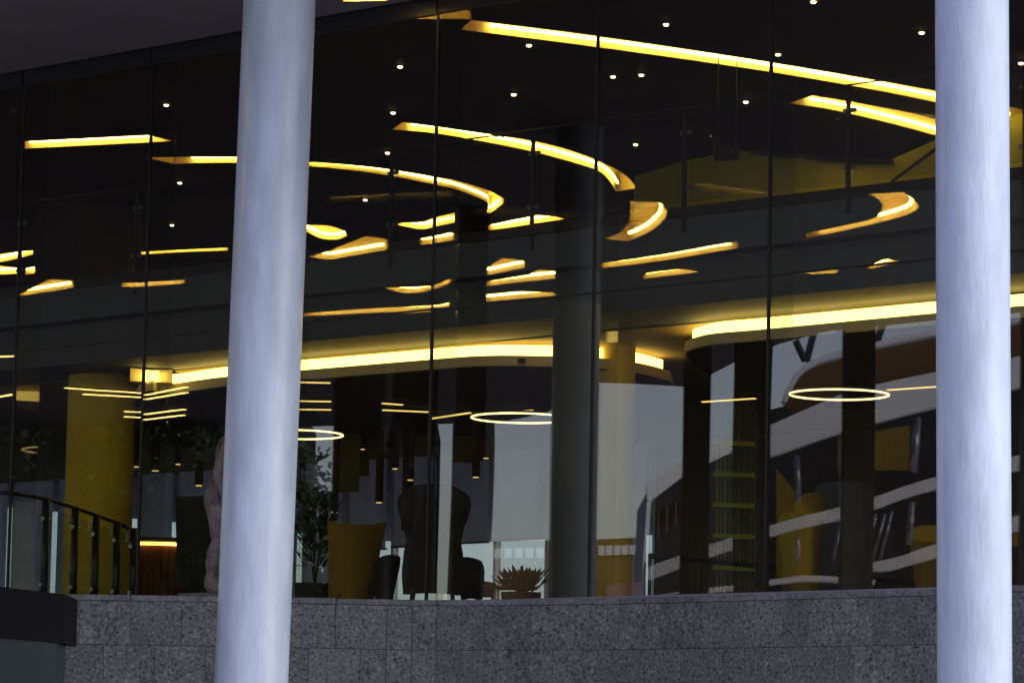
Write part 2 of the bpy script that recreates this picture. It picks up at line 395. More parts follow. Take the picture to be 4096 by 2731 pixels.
refl([(2256, 1062), (2337, 1035), (2375, 1045)], [(2256, 1080), (2312, 1073), (2375, 1054)], 'curved canopy cove light by the glass joint')
refl([(1205, 1258), (1728, 1226), (1806, 1208)], [(1205, 1270), (1728, 1246), (1806, 1228)], 'long thin canopy cove light on the transom line')
refl([(1945, 1182), (2088, 1172), (2248, 1178)], [(1945, 1213), (2057, 1203), (2248, 1186)], 'lens-shaped canopy cove light above the transom')
refl([(1295, 1013), (1470, 945), (1553, 960)], [(1243, 1027), (1323, 1040), (1553, 1003)], 'wide box canopy cove light', False)
refl([(491, 1131), (742, 1120)], [(491, 1148), (742, 1135)], 'plain straight canopy cove light over the ochre pillar', False)
refl([(1683, 955), (1819, 925)], [(1683, 981), (1819, 958)], 'short bright canopy cove light left of the dark pier', False)
refl([(3230, 1083), (3344, 1079)], [(3187, 1093), (3241, 1102), (3344, 1096)], 'small faint canopy cove light', False)
refl([(3467, 1067), (3543, 1036), (3601, 1044)], [(3467, 1083), (3608, 1050)], 'small wedge canopy cove light beside the white column', False)
refl([(203, 1114), (298, 1122)], [(68, 1182), (298, 1152)], 'triangular canopy cove light at the glass corner', False)
cove([(1400, -40), (1560, -34)], [(1372, 5), (1550, 1)], 'canopy cove light just above the head of the glass front', OZ, True, False, 10, .26, True)
struct(holed_sheet('lobby_ceiling', [(XL, .12), (XR, .12), (XR, 28), (XL, 28)], [[(p.x, p.y) for p in h] for h in INNER], ROOF, 'ceil'))

# ------------------------------------------------------------------ canopy
edge = [mir(PZ(x, y, OZ)) for x, y in ((-500, 1720), (700, 1705), (1990, 1690), (2200, 1652), (2380, 1525), (2740, 1545), (2850, 1500), (2940, 1456), (3100, 1383), (3300, 1335), (3800, 1290), (4300, 1240), (4800, 1180))]
cout = [(-34, -.13), (-40, edge[0].y)]+[(p.x, p.y) for p in edge]+[(-6, -17), (0, -14), (3.5, -9), (6.0, -5.5), (8.5, -3), (9.5, -.13)]  # unseen outer edge drawn to shade the tilted column, leaving the upright one lit
canopy = thing('entrance_canopy', 'broad dark grey canopy soffit over the glass front', 'canopy', (0, -5, OZ))
sof = holed_sheet('soffit', cout, [[(p.x, p.y) for p in h] for h in OUTER], OZ, 'soffit'); sof.parent = canopy
for v in sof.data.vertices: v.co -= canopy.location
MB().prism(cout, OZ+.3, OZ+.5).build('canopy_deck', 'soffit', canopy)
k = len(cout); MB().add([(p[0], p[1], OZ) for p in cout]+[(p[0], p[1], OZ+.3) for p in cout], [(i, (i+1) % k, k+(i+1) % k, k+i) for i in range(k)]).build('canopy_rim', 'soffit', canopy)

# ------------------------------------------------------------------ glass curtain wall
cw = thing('glass_curtain_wall', 'tall frameless glass front of the lobby with thin black joints', 'glass wall', (0, 0, Z_SILL))
rp = random.Random(3)
for k in range(-4, 9):
    xa, xb = X0+2*k, X0+2*k+2
    if xa > XR-.5: break
    for za, zb in ((Z_SILL, Z_MID), (Z_MID, Z_TOP-.14)):
        mb = MB().box((-.99+.0, -.008, (za-zb)/2+.008), (.99, .008, (zb-za)/2-.008))
        o = mb.build('glass_pane', 'pane', None); o.parent = cw
        o.location = Vector(((xa+xb)/2, 0, (za+zb)/2))-cw.location
        o.rotation_euler = (R(rp.uniform(-.035, .035)), 0, R(rp.uniform(-.03, .03)))
    MB().box((xa-.011, -.014, Z_SILL), (xa+.011, .014, Z_TOP)).build('joint', 'seal', cw)
    MB().box((xa-.009, .03, Z_SILL), (xa+.009, .33, Z_TOP)).build('glass_fin', 'fin', cw)
    MB().box((xa+.011, -.012, Z_MID-.009), (xb-.011, .012, Z_MID+.009)).build('transom_joint', 'seal', cw)
    MB().box((xa+.011, -.03, Z_TOP-.14), (xb-.011, .03, Z_TOP+.02)).build('head_panel', 'dark', cw)
sillx = thing('window_sill', 'pale lavender metal sill along the foot of the glass', 'sill', (0, -.05, 3.05))
MB().box((XL, -.16, 3.05), (XR, .1, Z_SILL-.005)).build('sill_bar', 'sill', sillx)

# ------------------------------------------------------------------ granite plinth
ZJ = 2.77
path = smooth_poly([PZ(x, y, ZJ).xy for x, y in ((-700, 2570), (-200, 2571), (263, 2574), (848, 2583), (1165, 2588), (1720, 2598), (2400, 2597), (2977, 2589), (3734, 2576), (4200, 2563), (5200, 2532))])
path = [Vector((p.x, p.y)) for p in path]
acc = [0]
for a, b in zip(path, path[1:]): acc.append(acc[-1]+(b-a).length)
def at_s(s):
    for i in range(len(path)-1):
        if acc[i+1] >= s or i == len(path)-2:
            u = (s-acc[i])/(acc[i+1]-acc[i]); t = (path[i+1]-path[i]).normalized(); return path[i].lerp(path[i+1], u), t
def s_of(px):
    return min(range(401), key=lambda i: abs(((Vector((*at_s(acc[-1]*i/400)[0], ZJ))-CAM).dot(RGT)/(Vector((*at_s(acc[-1]*i/400)[0], ZJ))-CAM).dot(FWD))*FPX+2048-px))*acc[-1]/400
plinth = thing('granite_plinth', 'curved grey granite tile wall below the glass front', 'wall', (path[20].x, path[20].y, 0))
TW, TH = .447, .38
core = [p for p in path]
n_ = len(core); nor = []
for i in range(n_):
    t = (core[min(i+1, n_-1)]-core[max(0, i-1)]).normalized(); nor.append(Vector((-t.y, t.x)))
cp = [(core[i]+nor[i]*.03) for i in range(n_)]; cb = [(core[i]+nor[i]*.3) for i in range(n_)]
MB().prism(cp+cb[::-1], 0, 3.14).build('backing', 'seal', plinth)
def tile_mesh(wd, ht, th, bev=.003):
    bm = bmesh.new(); bmesh.ops.create_cube(bm, size=1); bmesh.ops.scale(bm, vec=(wd, th, ht), verts=bm.verts)
    bmesh.ops.bevel(bm, geom=bm.edges[:], offset=bev, segments=1, affect='EDGES'); me = bpy.data.meshes.new('tile'); bm.to_mesh(me); bm.free(); me.materials.append(MT['granite']); return me
full, half = tile_mesh(TW-.0025, TH-.0025, .03, .002), tile_mesh(TW/2-.0025, TH-.0025, .03, .002)
s0 = s_of(322)
rt = random.Random(11)
def tile(s, me, z, name='granite_tile'):
    p, t = at_s(s); o = bpy.data.objects.new(name, me); col.objects.link(o); o.parent = plinth
    nv = Vector((-t.y, t.x))
    o.location = Vector((p.x, p.y, z))+Vector((*nv, 0))*(.015+rt.uniform(-.0008, .0008))-plinth.location; o.rotation_euler = (0, 0, math.atan2(t.y, t.x)); return o
for row in range(4):
    z = ZJ+TH/2-row*TH; s = s0-(8 if row % 2 == 0 else 7.5)*TW
    while s < acc[-1]-TW:
        if s < .1: s += TW; continue
        k = round((s-s0)/TW)
        if row in (0, 1) and 6 <= k <= 8 and rt.random() < .75 or rt.random() < .08:
            tile(s+TW*.25, half, z); tile(s+TW*.75, half, z)
        else: tile(s+TW/2, full, z)
        s += TW
cme = tile_mesh(TW*2-.004, .05, .34); cme.materials[0] = MT['cope']
s = s0-9*TW
while s < acc[-1]-2*TW:
    if s > .1:
        o = tile(s+TW, cme, ZJ+TH+.027, 'coping_stone'); t = at_s(s+TW)[1]; o.location += Vector((-t.y, t.x, 0))*.155
    s += TW*2
# terrace between plinth and glass
struct(MB().prism([p for p in cb]+[(XR, 0.3), (XL, 0.3)], 2.6, 3.06).build('terrace', 'ground'))

# ------------------------------------------------------------------ outdoor columns
def column(p, r, z1, label, lean=0.0, m_='column', name='white_column'):
    t = thing(name, label, 'column', (p.x, p.y, 0), 'round canopy columns' if m_ == 'column' else None)
    L = Vector((RGT.x, RGT.y, 0))
    MB().tube([p.xy.to_3d()+L*(lean*z) + Vector((0, 0, z)) for z in (0, 1, 2, 3, 4, 5, 6, 7, 8, z1)], r, 64).build('shaft', m_, t, True)
    for o in t.children: autosmooth(o, 50)
    MB().tube([p.xy.to_3d()+Vector((0, 0, z)) for z in (-.02, .05)], r+.09, 48).build('base_ring', 'steel', t)
    return t
DC = 28.0; RC = 295*DC/FPX/2
pb = PD(1005, 2731, DC); pt = PD(1095, 0, DC)
ln = ((pt-pb).dot(Vector((RGT.x, RGT.y, 0)).normalized()))/(pt.z-pb.z)
p1 = pb-Vector((RGT.x, RGT.y, 0))*(ln*pb.z)
column(p1, RC, OZ+.02, 'tilted round white column standing before the statue', ln)
D2 = 22.0; p2 = PD(3893, 1365, D2); p2 += Vector((RGT.x, RGT.y, 0))*(.008*p2.z)
column(p2, 296*D2/FPX/2, 12, 'upright round white column, brighter one, right of the ring lamp', -.008)

# ------------------------------------------------------------------ mirrored surroundings: pillars, ramp building, trees
def check(name, p):
    d = Vector(p)-CAM; D = d.dot(FWD)
    if D > 1:
        x = d.dot(RGT)/D*FPX+2048; y = 1365.5-d.dot(UPV)/D*FPX
        if -50 < x < 4150 and -100 < y < 2800: print('IN FRAME', name, round(x), round(y), round(D, 1))
def pier(x0, x1, D, label, rnd=False):
    a, b = PD(x0, 1800, D), PD(x1, 1800, D); c = mir((a+b)/2); wd = (b-a).length
    check('pier', c)
    if rnd: return column(c, wd/2, OZ+.02, label)
    t = thing('canopy_pier', label, 'pier', (c.x, c.y, 0), 'stone piers under the canopy')
    dv = mir(RGT)-Vector(); dv.z = 0; dv.normalize(); pv = Vector((-dv.y, dv.x, 0))
    q = [c.xy.to_3d()+dv*(i*wd/2)+pv*(j*wd/2) for i, j in ((-1, -1), (1, -1), (1, 1), (-1, 1))]
    MB().prism(q, .25, OZ+.02).build('shaft', 'pierstone', t)
    q2 = [c.xy.to_3d()+(p-c.xy.to_3d())*1.18 for p in q]; MB().prism(q2, 0, .25).build('footing', 'pierstone', t)
    return t
pier(2208, 2395, 41, 'round white canopy column left of the entrance, mirrored in the glass', True)
pier(1822, 1945, 47, 'dark stone pier, mirrored between the bent canopy lights')
pier(2737, 2846, 60, 'dark stone pier, mirrored beside the slanting patch of sky')
pier(2944, 3072, 60, 'dark stone pier, mirrored in front of the slatted screen')
pier(3366, 3490, 55, 'dark stone pier, mirrored in front of the white ramp building')
pier(1330, 1530, 62, 'wide dark stone pier, mirrored behind the orange wing chair')
pier(1565, 1750, 63, 'wide dark stone pier, mirrored behind the charcoal wing chair')

VF = mir(Vector((FWD.x, FWD.y, 0)).normalized())      # mirrored view direction, plan
def DR(x): return 68-(x-3092)*1.5/1000
ramp = thing('ramp_building', 'white curved ramp building mirrored in the glass by the white column', 'building', mir(PD(3500, 2400, 70)).xy.to_3d())
def band(top, bot, m_, name, deep, dd=0, curve=True):
    sm = smooth_poly if curve else (lambda q: [Vector((*p, 0)) for p in q])
    n = 24; T = resample([mir(PD(p[0], p[1], DR(p[0])+dd)) for p in sm(top)], n); B = resample([mir(PD(p[0], p[1], DR(p[0])+dd)) for p in sm(bot)], n)
    mb = MB(); d = VF*deep
    for p in T+B: check(name, p)
    vs = T+B+[p+d for p in T]+[p+d for p in B]; fs = []
    for i in range(n-1):
        fs += [(i, i+1, n+i+1, n+i), (2*n+i, 3*n+i, 3*n+i+1, 2*n+i+1), (i, 2*n+i, 2*n+i+1, i+1), (n+i, n+i+1, 3*n+i+1, 3*n+i)]
    fs += [(0, n, 3*n, 2*n), (n-1, 3*n-1, 4*n-1, 2*n-1)]
    return mb.add(vs, fs).build(name, m_, ramp)
band([(3125, 1600), (3165, 1503), (3234, 1449), (3356, 1411), (3477, 1382), (3739, 1333), (4300, 1240)], [(3140, 1610), (3180, 1520), (3240, 1470), (3356, 1436), (3479, 1403), (3739, 1355), (4300, 1262)], 'white', 'roof_edge', .5)
band([(3128, 1602), (3185, 1518), (3240, 1468), (3356, 1434), (3739, 1353), (4300, 1260)], [(3142, 1633), (3180, 1650), (3364, 1577), (3482, 1545), (3743, 1495), (4300, 1390)], 'brick', 'eaves_lining', .4, 1.2)
band([(3050, 1708), (3180, 1652), (3364, 1577), (3482, 1545), (3743, 1495), (4300, 1390)], [(3050, 1832), (3092, 1818), (3364, 1725), (3482, 1692), (3743, 1629), (4300, 1500)], 'white', 'ramp_parapet', .5)
band([(2600, 2270), (3092, 2095), (3361, 2030), (3479, 1997), (3739, 1908), (4300, 1760)], [(2600, 2325), (3092, 2141), (3361, 2081), (3479, 2050), (3739, 1957), (4300, 1830)], 'white', 'ramp_parapet', .5)
band([(3380, 2290), (3475, 2264), (3600, 2235), (3739, 2179), (4300, 1990)], [(3380, 2308), (3475, 2292), (3553, 2295), (3708, 2246), (4300, 2060)], 'white', 'ramp_parapet', .5)
band([(2650, 2380), (3092, 2321), (3250, 2308), (3500, 2330)], [(2650, 2400), (3092, 2343), (3250, 2330), (3500, 2350)], 'white', 'ramp_parapet', .5)
band([(3060, 1640), (3700, 1480), (4300, 1360)], [(3060, 2700), (3700, 2700), (4300, 2700)], 'darkwall', 'recessed_wall', .6, 6, False)
band([(3345, 1745), (3640, 1700)], [(3345, 1880), (3640, 1880)], 'mustard', 'mustard_panel', .2, 5, False)
band([(3100, 1870), (3250, 2060)], [(3100, 2320), (3250, 2320)], 'mustard', 'mustard_panel', .2, 5, False)
band([(3640, 2120), (4200, 2040)], [(3640, 2170), (4200, 2200)], 'mustard', 'mustard_panel', .2, 4.6, False)
for x0, y0, x1, y1, r in ((3672, 1668, 3655, 1890, .08), (3180, 1820, 3190, 2010, .06), (3650, 2010, 3630, 2190, .06), (3188, 2150, 3194, 2250, .06), (3358, 1760, 3362, 2030, .05), (2495+570, 1660, 3058, 1900, .04),
                          (3478, 2180, 3502, 2060, .03), (3490, 2250, 3540, 2060, .03), (3518, 2250, 3568, 2050, .03), (3335, 2250, 3362, 2100, .03)):
    D = DR(x0)+.8
    MB().tube([mir(PD(x0, y0, D)), mir(PD(x1, y1, D))], r, 10).build('strut', 'steel', ramp, True)
for x0, y0, x1, y1 in ((3210, 1450, 3170, 1370), (3215, 1455, 3245, 1340), (3500, 1390, 3530, 1300)):
    MB().tube([mir(PD(x0, y0, 69)), mir(PD(x1, y1, 69))], .07, 8).build('strut', 'blacksteel', ramp)
# slanted annex and low buildings on the far side
def slab(name, pts, D, deep, m_, label, cat, z_to_ground=True):
    q = [mir(PD(x, y, D)) for x, y in pts]
    if z_to_ground: q += [Vector((q[-1].x, q[-1].y, 0)), Vector((q[0].x, q[0].y, 0))]
    for p in q: check(name, p)
    c = sum(q, Vector())/len(q); t = thing(name, label, cat, (c.x, c.y, 0))
    MB().extr(q, VF*deep).build('wall', m_, t); return t, q
an, q = slab('annex_building', [(2596, 1955), (2745, 1850), (2900, 1760), (3030, 1700)], 84, 6, 'darkwall', 'slant-roofed dark annex beside the ramp building, mirrored in the glass', 'building')
MB().extr([mir(PD(x, y, 83.9)) for x, y in ((2590, 1930), (2745, 1825), (3030, 1680), (3030, 1760), (2745, 1890), (2600, 2005))], VF*.3).build('roof_band', 'white', an)
MB().extr([mir(PD(x, y, 83.8)) for x, y in ((2596, 2000), (2612, 1990), (2600, 2380), (2584, 2380))], VF*.3).build('corner_post', 'white', an)
for i in range(7):
    x = 2622+i*17; MB().extr([mir(PD(xx, yy, 83.85)) for xx, yy in ((x, 2050-i*10), (x+9, 2046-i*10), (x+9, 2360), (x, 2360))], VF*.2).build('window_strip', 'brick' if i % 2 else 'dark', an)
lo, q = slab('low_building', [(2330, 2150), (2660, 2142)], 95, 8, 'brick', 'low brown-roofed building behind the hedge, mirrored in the glass', 'building')
for i in range(6):
    x = 2400+i*33; MB().extr([mir(PD(xx, yy, 94.9)) for xx, yy in ((x, 2175), (x+28, 2175), (x+28, 2215), (x, 2215))], VF*.1).build('window', 'white', lo)
lo2, q = slab('far_building', [(1960, 2168), (2260, 2168)], 100, 8, 'brick', 'low flat building mirrored below the tall patch of sky', 'building')
for i in range(5):
    x = 1990+i*42; MB().extr([mir(PD(xx, yy, 99.9)) for xx, yy in ((x, 2200), (x+30, 2200), (x+30, 2240), (x, 2240))], VF*.1).build('window', 'white', lo2)
hd = mir(PD(2520, 2330, 80)); ho = thing('site_hoarding', 'pink printed hoarding board, mirrored low in the glass', 'hoarding', (hd.x, hd.y, 0))
for xa, xb in ((2432, 2525), (2530, 2590)):
    qq = [mir(PD(x, y, 80)) for x, y in ((xa, 2338-(xa-2432)*.08), (xb, 2338-(xb-2432)*.08), (xb, 2420), (xa, 2420))]; MB().extr(qq, VF*.08).build('board', 'pink', ho)
for x in (2436, 2527, 2588):
    MB().tube([mir(PD(x, 2330, 80.1)), mir(PD(x, 2330, 80.1)).xy.to_3d()], .05, 8).build('post', 'blacksteel', ho)

for x0, x1, yt, D, lab in ((-500, 556, 1600, 112, 'dark block added to hide sky in the reflection behind the ochre pillar'), (728, 1186, 1600, 112, 'dark block added to hide sky in the reflection behind the tilted white column'), (1332, 1750, 1640, 114, 'dark block added to hide sky in the reflection behind the lounge chairs'), (1820, 1986, 1640, 118, 'slim dark block added to hide sky left of the tall mirrored patch')):
    ob_, q = slab('sky_hiding_block', [(x0, yt), (x1, yt)], D, 10, 'darkwall', lab, 'building')  # added blocks that keep open sky out of the glass reflection
    nb = max(3, int((x1-x0)/60))
    for i in range(nb):
        for yy in range(1720, 2400, 75):
            xa = x0+(i+.2)*(x1-x0)/nb; xb = x0+(i+.8)*(x1-x0)/nb
            MB().extr([mir(PD(a_, b_, D-.05)) for a_, b_ in ((xa, yy), (xb, yy), (xb, yy+45), (xa, yy+45))], VF*.08).build('window', 'dark', ob_)
# trees; the dense ones are added to darken the reflection in the glass
def tree_meshes(seed, H, W, nl, low=.12):
    r = random.Random(seed); tr = MB()
    pts = [Vector((r.uniform(-.1, .1)*i, r.uniform(-.1, .1)*i, H*.9*i/6)) for i in range(7)]
    tr.tube(pts, [.22*(1-i/7.5) for i in range(7)], 8)
    for i in range(14):
        k = 1+i % 5; b = pts[k]; a = r.uniform(0, 6.28); L = W*r.uniform(.4, .85)
        tr.tube([b, b+Vector((math.cos(a)*L*.5, math.sin(a)*L*.5, L*.3)), b+Vector((math.cos(a)*L, math.sin(a)*L, L*.75))], [.08, .05, .015], 5)
    lv = MB()
    cl = []
    for i in range(70):
        a = r.uniform(0, 6.28); h = r.uniform(low, 1); rad = W*math.sin(math.pi*min(1, max(.03, (h-low)/(1-low)*.92+.05)))**.6*r.uniform(.3, 1)
        cl.append((Vector((math.cos(a)*rad, math.sin(a)*rad, H*h)), r.uniform(.35, .75)))
    for i in range(nl):
        c, s_ = cl[i % 70]; p = c+Vector((r.gauss(0, 1), r.gauss(0, 1), r.gauss(0, .8)))*s_*.55
        d = Vector((r.uniform(-1, 1), r.uniform(-1, 1), r.uniform(-1, .6))).normalized(); e = d.cross(Vector((r.uniform(-1, 1), r.uniform(-1, 1), r.uniform(-1, 1)))).normalized()
        l_, w_ = r.uniform(.14, .28), r.uniform(.05, .09)
        lv.add([p, p+d*l_*.5+e*w_, p+d*l_, p+d*l_*.5-e*w_], [(0, 1, 2, 3)])
    return tr, lv
TM = []
for i, (sd, H, W, nl, lw) in enumerate(((1, 10.5, 1.5, 9000, .05), (2, 9.5, 1.9, 4200, .15), (3, 11.5, 1.7, 9000, .05))):
    tr, lv = tree_meshes(sd, H, W, nl, lw); a = tr.build('trunk', 'bark'); b = lv.build('crown', 'leaf', None, False, False)
    TM.append((a.data, b.data)); bpy.data.objects.remove(a); bpy.data.objects.remove(b)
for i, (x, D, v, s_, lab) in enumerate(((-150, 80, 0, 1, 'dense tall tree added to darken the reflection at the glass corner'), (120, 82, 2, 1, 'dense tall tree added to darken the reflection behind the glass balustrade'), (360, 78, 0, 1.05, 'dense tall tree added to darken the reflection over the ochre pillar'),
        (500, 86, 2, 1, 'dense tall tree added to darken the reflection beside the reception counter'), (650, 76, 1, .95, 'sparse leafy tree mirrored above the lit reception counter'), (840, 82, 0, 1, 'dense tall tree added to darken the reflection behind the statue'),
        (1000, 84, 2, 1, 'dense tall tree added to darken the reflection behind the tilted white column'), (1130, 80, 0, .85, 'dense tree added to darken the reflection at the right side of the tilted column'), (1270, 78, 1, .8, 'low leafy tree mirrored under a patch of sky by the ring lamp'))):
    p = mir(PD(x, 2300, D)); check('tree', p)
    t = thing('street_tree', lab, 'tree', (p.x, p.y, 0), 'trees across the street'); t.scale = (s_, s_, s_); t.rotation_euler = (0, 0, i*1.7)
    for nm, me in (('trunk', TM[v][0]), ('crown', TM[v][1])):
        o = bpy.data.objects.new(nm, me); col.objects.link(o); o.parent = t
hb = MB(); rr = random.Random(5)
a, b = mir(PD(2380, 2250, 88)), mir(PD(2640, 2250, 88))
for i in range(5000):
    p = a.lerp(b, rr.random()); p.z = rr.uniform(0, 1)*(4.9+.5*math.sin(i)); p += Vector((rr.gauss(0, .4), rr.gauss(0, .4), 0))
    d = Vector((rr.uniform(-1, 1), rr.uniform(-1, 1), rr.uniform(-1, 1))).normalized(); e = d.orthogonal().normalized()
    hb.add([p, p+d*.1+e*.07, p+d*.22, p+d*.1-e*.07], [(0, 1, 2, 3)])
h = rebase(hb.build('hedge', 'leaf', None, False, False)); tag(h, 'dark clipped hedge above the pink hoarding, mirrored in the glass', 'hedge')

# ------------------------------------------------------------------ dropped ceiling islands with glowing coves
def island(front, back, label):
    f3 = [PZ(p.x, p.y, Z_LIP1) for p in smooth_poly(front)]; b3 = [PZ(x, y, Z_LIP1) for x, y in back]
    poly = [(p.x, p.y) for p in f3+b3]
    c = sum((Vector(p) for p in poly), Vector((0, 0)))/len(poly)
    t = thing('ceiling_island', label, 'ceiling', (c.x, c.y, Z_LIP0), 'dropped ceiling islands')
    k = len(poly); inn = offset(poly, .10)
    ob = MB().prism(poly, Z_LIP0, Z_LIP1).build('lip', 'cove', t); autosmooth(ob, 35)
    MB().prism(offset(poly, .02), Z_LIP0-.012, Z_LIP0-.001).build('underside', 'ceil', t)
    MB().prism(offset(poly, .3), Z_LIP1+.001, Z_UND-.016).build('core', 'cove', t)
    nf = len(f3); cl = [Vector((*inn[i], Z_LIP1)) for i in range(1, nf)]
    ob = MB().sweep(cl, [(-.02, .004), (.02, .004), (.02, .125), (-.02, .125)]).build('cove_tube', 'covelight', t)
    return t
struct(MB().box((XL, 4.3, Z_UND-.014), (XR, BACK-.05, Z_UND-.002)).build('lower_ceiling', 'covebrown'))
island([(560, 1535), (612, 1522), (663, 1537), (893, 1507), (1196, 1481), (1725, 1437), (1948, 1422), (2197, 1424), (2400, 1432), (2538, 1449), (2615, 1465), (2680, 1484)],
       [(2700, 1540), (2560, 1660), (1700, 1750), (700, 1760), (480, 1650)], 'long curved dropped ceiling with glowing cove behind the tilted white column')
island([(2760, 1400), (2739, 1369), (2787, 1348), (2867, 1332), (3068, 1315), (3742, 1252), (4096, 1222), (4700, 1170)],
       [(4700, 1560), (3400, 1600), (2900, 1520)], 'round-ended dropped ceiling with glowing cove above the ring lamp')

# ------------------------------------------------------------------ interior pillars
def pillar(x0, x1, y, D, z0, z1, m_, label, name='round_pillar'):
    a, b = PD(x0, y, D), PD(x1, y, D); c = (a+b)/2; r = (b-a).length/2
    t = thing(name, label, 'pillar', (c.x, c.y, z0), 'round pillars inside the lobby')
    MB().tube([(c.x, c.y, z) for z in (z0+.1, z0+1.5, z1)], r, 48).build('shaft', m_, t); autosmooth(t.children[0], 50)
    MB().tube([(c.x, c.y, z) for z in (z0, z0+.1)], r+.02, 48).build('skirting', 'dark', t)
    return c, r
pillar(262, 532, 1900, 44, FLOOR, Z_UND, 'yellowcol', 'thick ochre plaster pillar beside the glass balustrade')
pillar(150, 570, 800, 57, MEZ, ROOF, 'brownwall', 'thick dark pillar on the mezzanine, above the ochre one')
pillar(2203, 2392, 1800, 36.5, FLOOR, Z_UND, 'greycol', 'grey plaster pillar beside the middle glass joint')
pillar(2395, 2542, 1450, 40, FLOOR, Z_UND, 'yellowcol', 'slim ochre pillar behind the grey one')
pillar(2215, 2390, 300, 58, MEZ, ROOF, 'brownwall', 'dark pillar on the mezzanine behind the longest ceiling band')
pillar(2850, 3030, 1900, 60, FLOOR, Z_UND, 'brownwall', 'dark pillar behind the slatted screen')

# ------------------------------------------------------------------ downlights, ring lamps, line lamps, pendants
for x, y in ((919, 151), (1215, 102), (1530, 54), (2117, 73), (1787, 123), (1408, 174), (1473, 170), (1180, 215), (1713, 232), (903, 257), (382, 239), (890, 349), (413, 418), (839, 457), (1147, 313), (395, 515), (1868, 2), (2345, 143), (1460, 330), (700, 120)):
    p = PZ(x*1.7415, y*1.7415, ROOF)
    t = thing('downlight', 'small round recessed downlight in the dark lobby ceiling', 'downlight', p, 'ceiling downlights')
    MB().tube([p+Vector((0, 0, z)) for z in (-.012, -.001)], .07, 16).build('trim', 'dark', t)
    MB().tube([p+Vector((0, 0, z)) for z in (-.03, -.0125)], [.026, .032], 14).build('lens', 'spot', t)
def ring_lamp(cx, cyy, rpx, label, z=5.45):
    c = PZ(cx, cyy, z); r = rpx*depth(c)/FPX
    t = thing('ring_lamp', label, 'lamp', c, 'ring pendant lamps')
    pts = [c+Vector((math.cos(i*math.pi/36)*r, math.sin(i*math.pi/36)*r, 0)) for i in range(72)]
    ob = MB().tube(pts, .0085, 8, True).build('light_ring', 'ring', t, True)
    MB().tube([p+Vector((0, 0, .022)) for p in pts], .011, 6, True).build('housing', 'dark', t, True)
    for k in range(3):
        a = k*2.094; q = c+Vector((math.cos(a)*r, math.sin(a)*r, .022))
        MB().tube([q, q.lerp(Vector((c.x, c.y, Z_LIP0-.05)), .97)], .0025, 4).build('cable', 'dark', t)
    MB().tube([(c.x, c.y, Z_LIP0-.06), (c.x, c.y, Z_LIP0-.013)], .05, 16).build('ceiling_cup', 'dark', t)
ring_lamp(3357, 1578, 198, 'glowing ring lamp in front of the white ramp reflection')
ring_lamp(2083, 1672, 198, 'glowing ring lamp cut off by the grey pillar')
ring_lamp(1174, 1737, 198, 'glowing ring lamp half hidden by the tilted white column')
def line_lamp(pts, label, z, outside, th, grp):
    P_ = [mir(PZ(x, y, z)) if outside else PZ(x, y, z) for x, y in pts]
    c = sum(P_, Vector())/len(P_); t = thing('line_lamp', label, 'lamp', (c.x, c.y, z), grp)
    zo = z-.002
    pp = [Vector((p.x, p.y, zo)) for p in P_]
    if len(pp) > 2: pp = smooth_poly(pp) if not outside else pp
    MB().sweep(pp, [(-th, -.03), (th, -.03), (th, 0), (-th, 0)]).build('housing', 'dark', t)
    MB().sweep(pp, [(-th*.8, -.034-th*.25), (th*.8, -.034-th*.25), (th*.8, -.0305), (-th*.8, -.0305)]).build('diffuser', 'linelampx' if outside else 'linelamp', t)
G1, G2 = 'line lamps under the lobby ceiling', 'line lamps under the canopy'
ZL = Z_LIP0-.012
for pts, lab in (([(1150, 1514), (1322, 1518)], 'upper thin line lamp by the tilted white column'), ([(1150, 1590), (1325, 1593)], 'middle thin line lamp by the tilted white column'), ([(1150, 1624), (1325, 1626)], 'lower thin line lamp by the tilted white column'),
                 ([(1530, 1600), (1610, 1606)], 'shortest line lamp over the hanging felt panels'), ([(1530, 1627), (1715, 1635)], 'line lamp over the hanging felt panels'), ([(1722, 1662), (1880, 1638)], 'line lamp leading to the ring lamp by the grey pillar'),
                 ([(2810, 1594), (3020, 1580)], 'bright line lamp over the slatted screen'), ([(3525, 1548), (3780, 1530)], 'bright line lamp running behind the upright white column'), ([(2000, 1635), (2130, 1628)], 'line lamp just above the ring lamp by the grey pillar')):
    line_lamp(pts, lab, ZL, False, .03, G1)
for pts, lab in (([(268, 1549), (575, 1573), (740, 1545)], 'brightest bent line lamp mirrored over the ochre pillar'), ([(340, 1574), (575, 1590), (740, 1567)], 'second bent line lamp mirrored over the ochre pillar'),
                 ([(507, 1645), (570, 1648), (730, 1633)], 'third short line lamp mirrored over the ochre pillar'), ([(507, 1665), (570, 1669), (728, 1655)], 'lowest short line lamp mirrored over the ochre pillar'), ([(-40, 1424), (60, 1422)], 'short line lamp mirrored at the glass corner'), ([(-40, 1596), (52, 1580)], 'lower short line lamp mirrored at the glass corner')):
    line_lamp(pts, lab, OZ-.004, True, .05, G2)
PEND = ('slim tube pendant over the lit counter, thickest of the pair there', 'thin tube pendant between counter and statue', 'long tube pendant beside the statue', 'thin tube pendant by the ochre pillar', 'longest tube pendant, above the orange chair', 'short tube pendant over the orange chair', 'tube pendant between orange and charcoal chairs', 'tube pendant above the left ear of the charcoal chair', 'tube pendant above the right ear of the charcoal chair', 'shorter tube pendant beside the bright window slit', 'tube pendant in front of the longest olive felt panel')
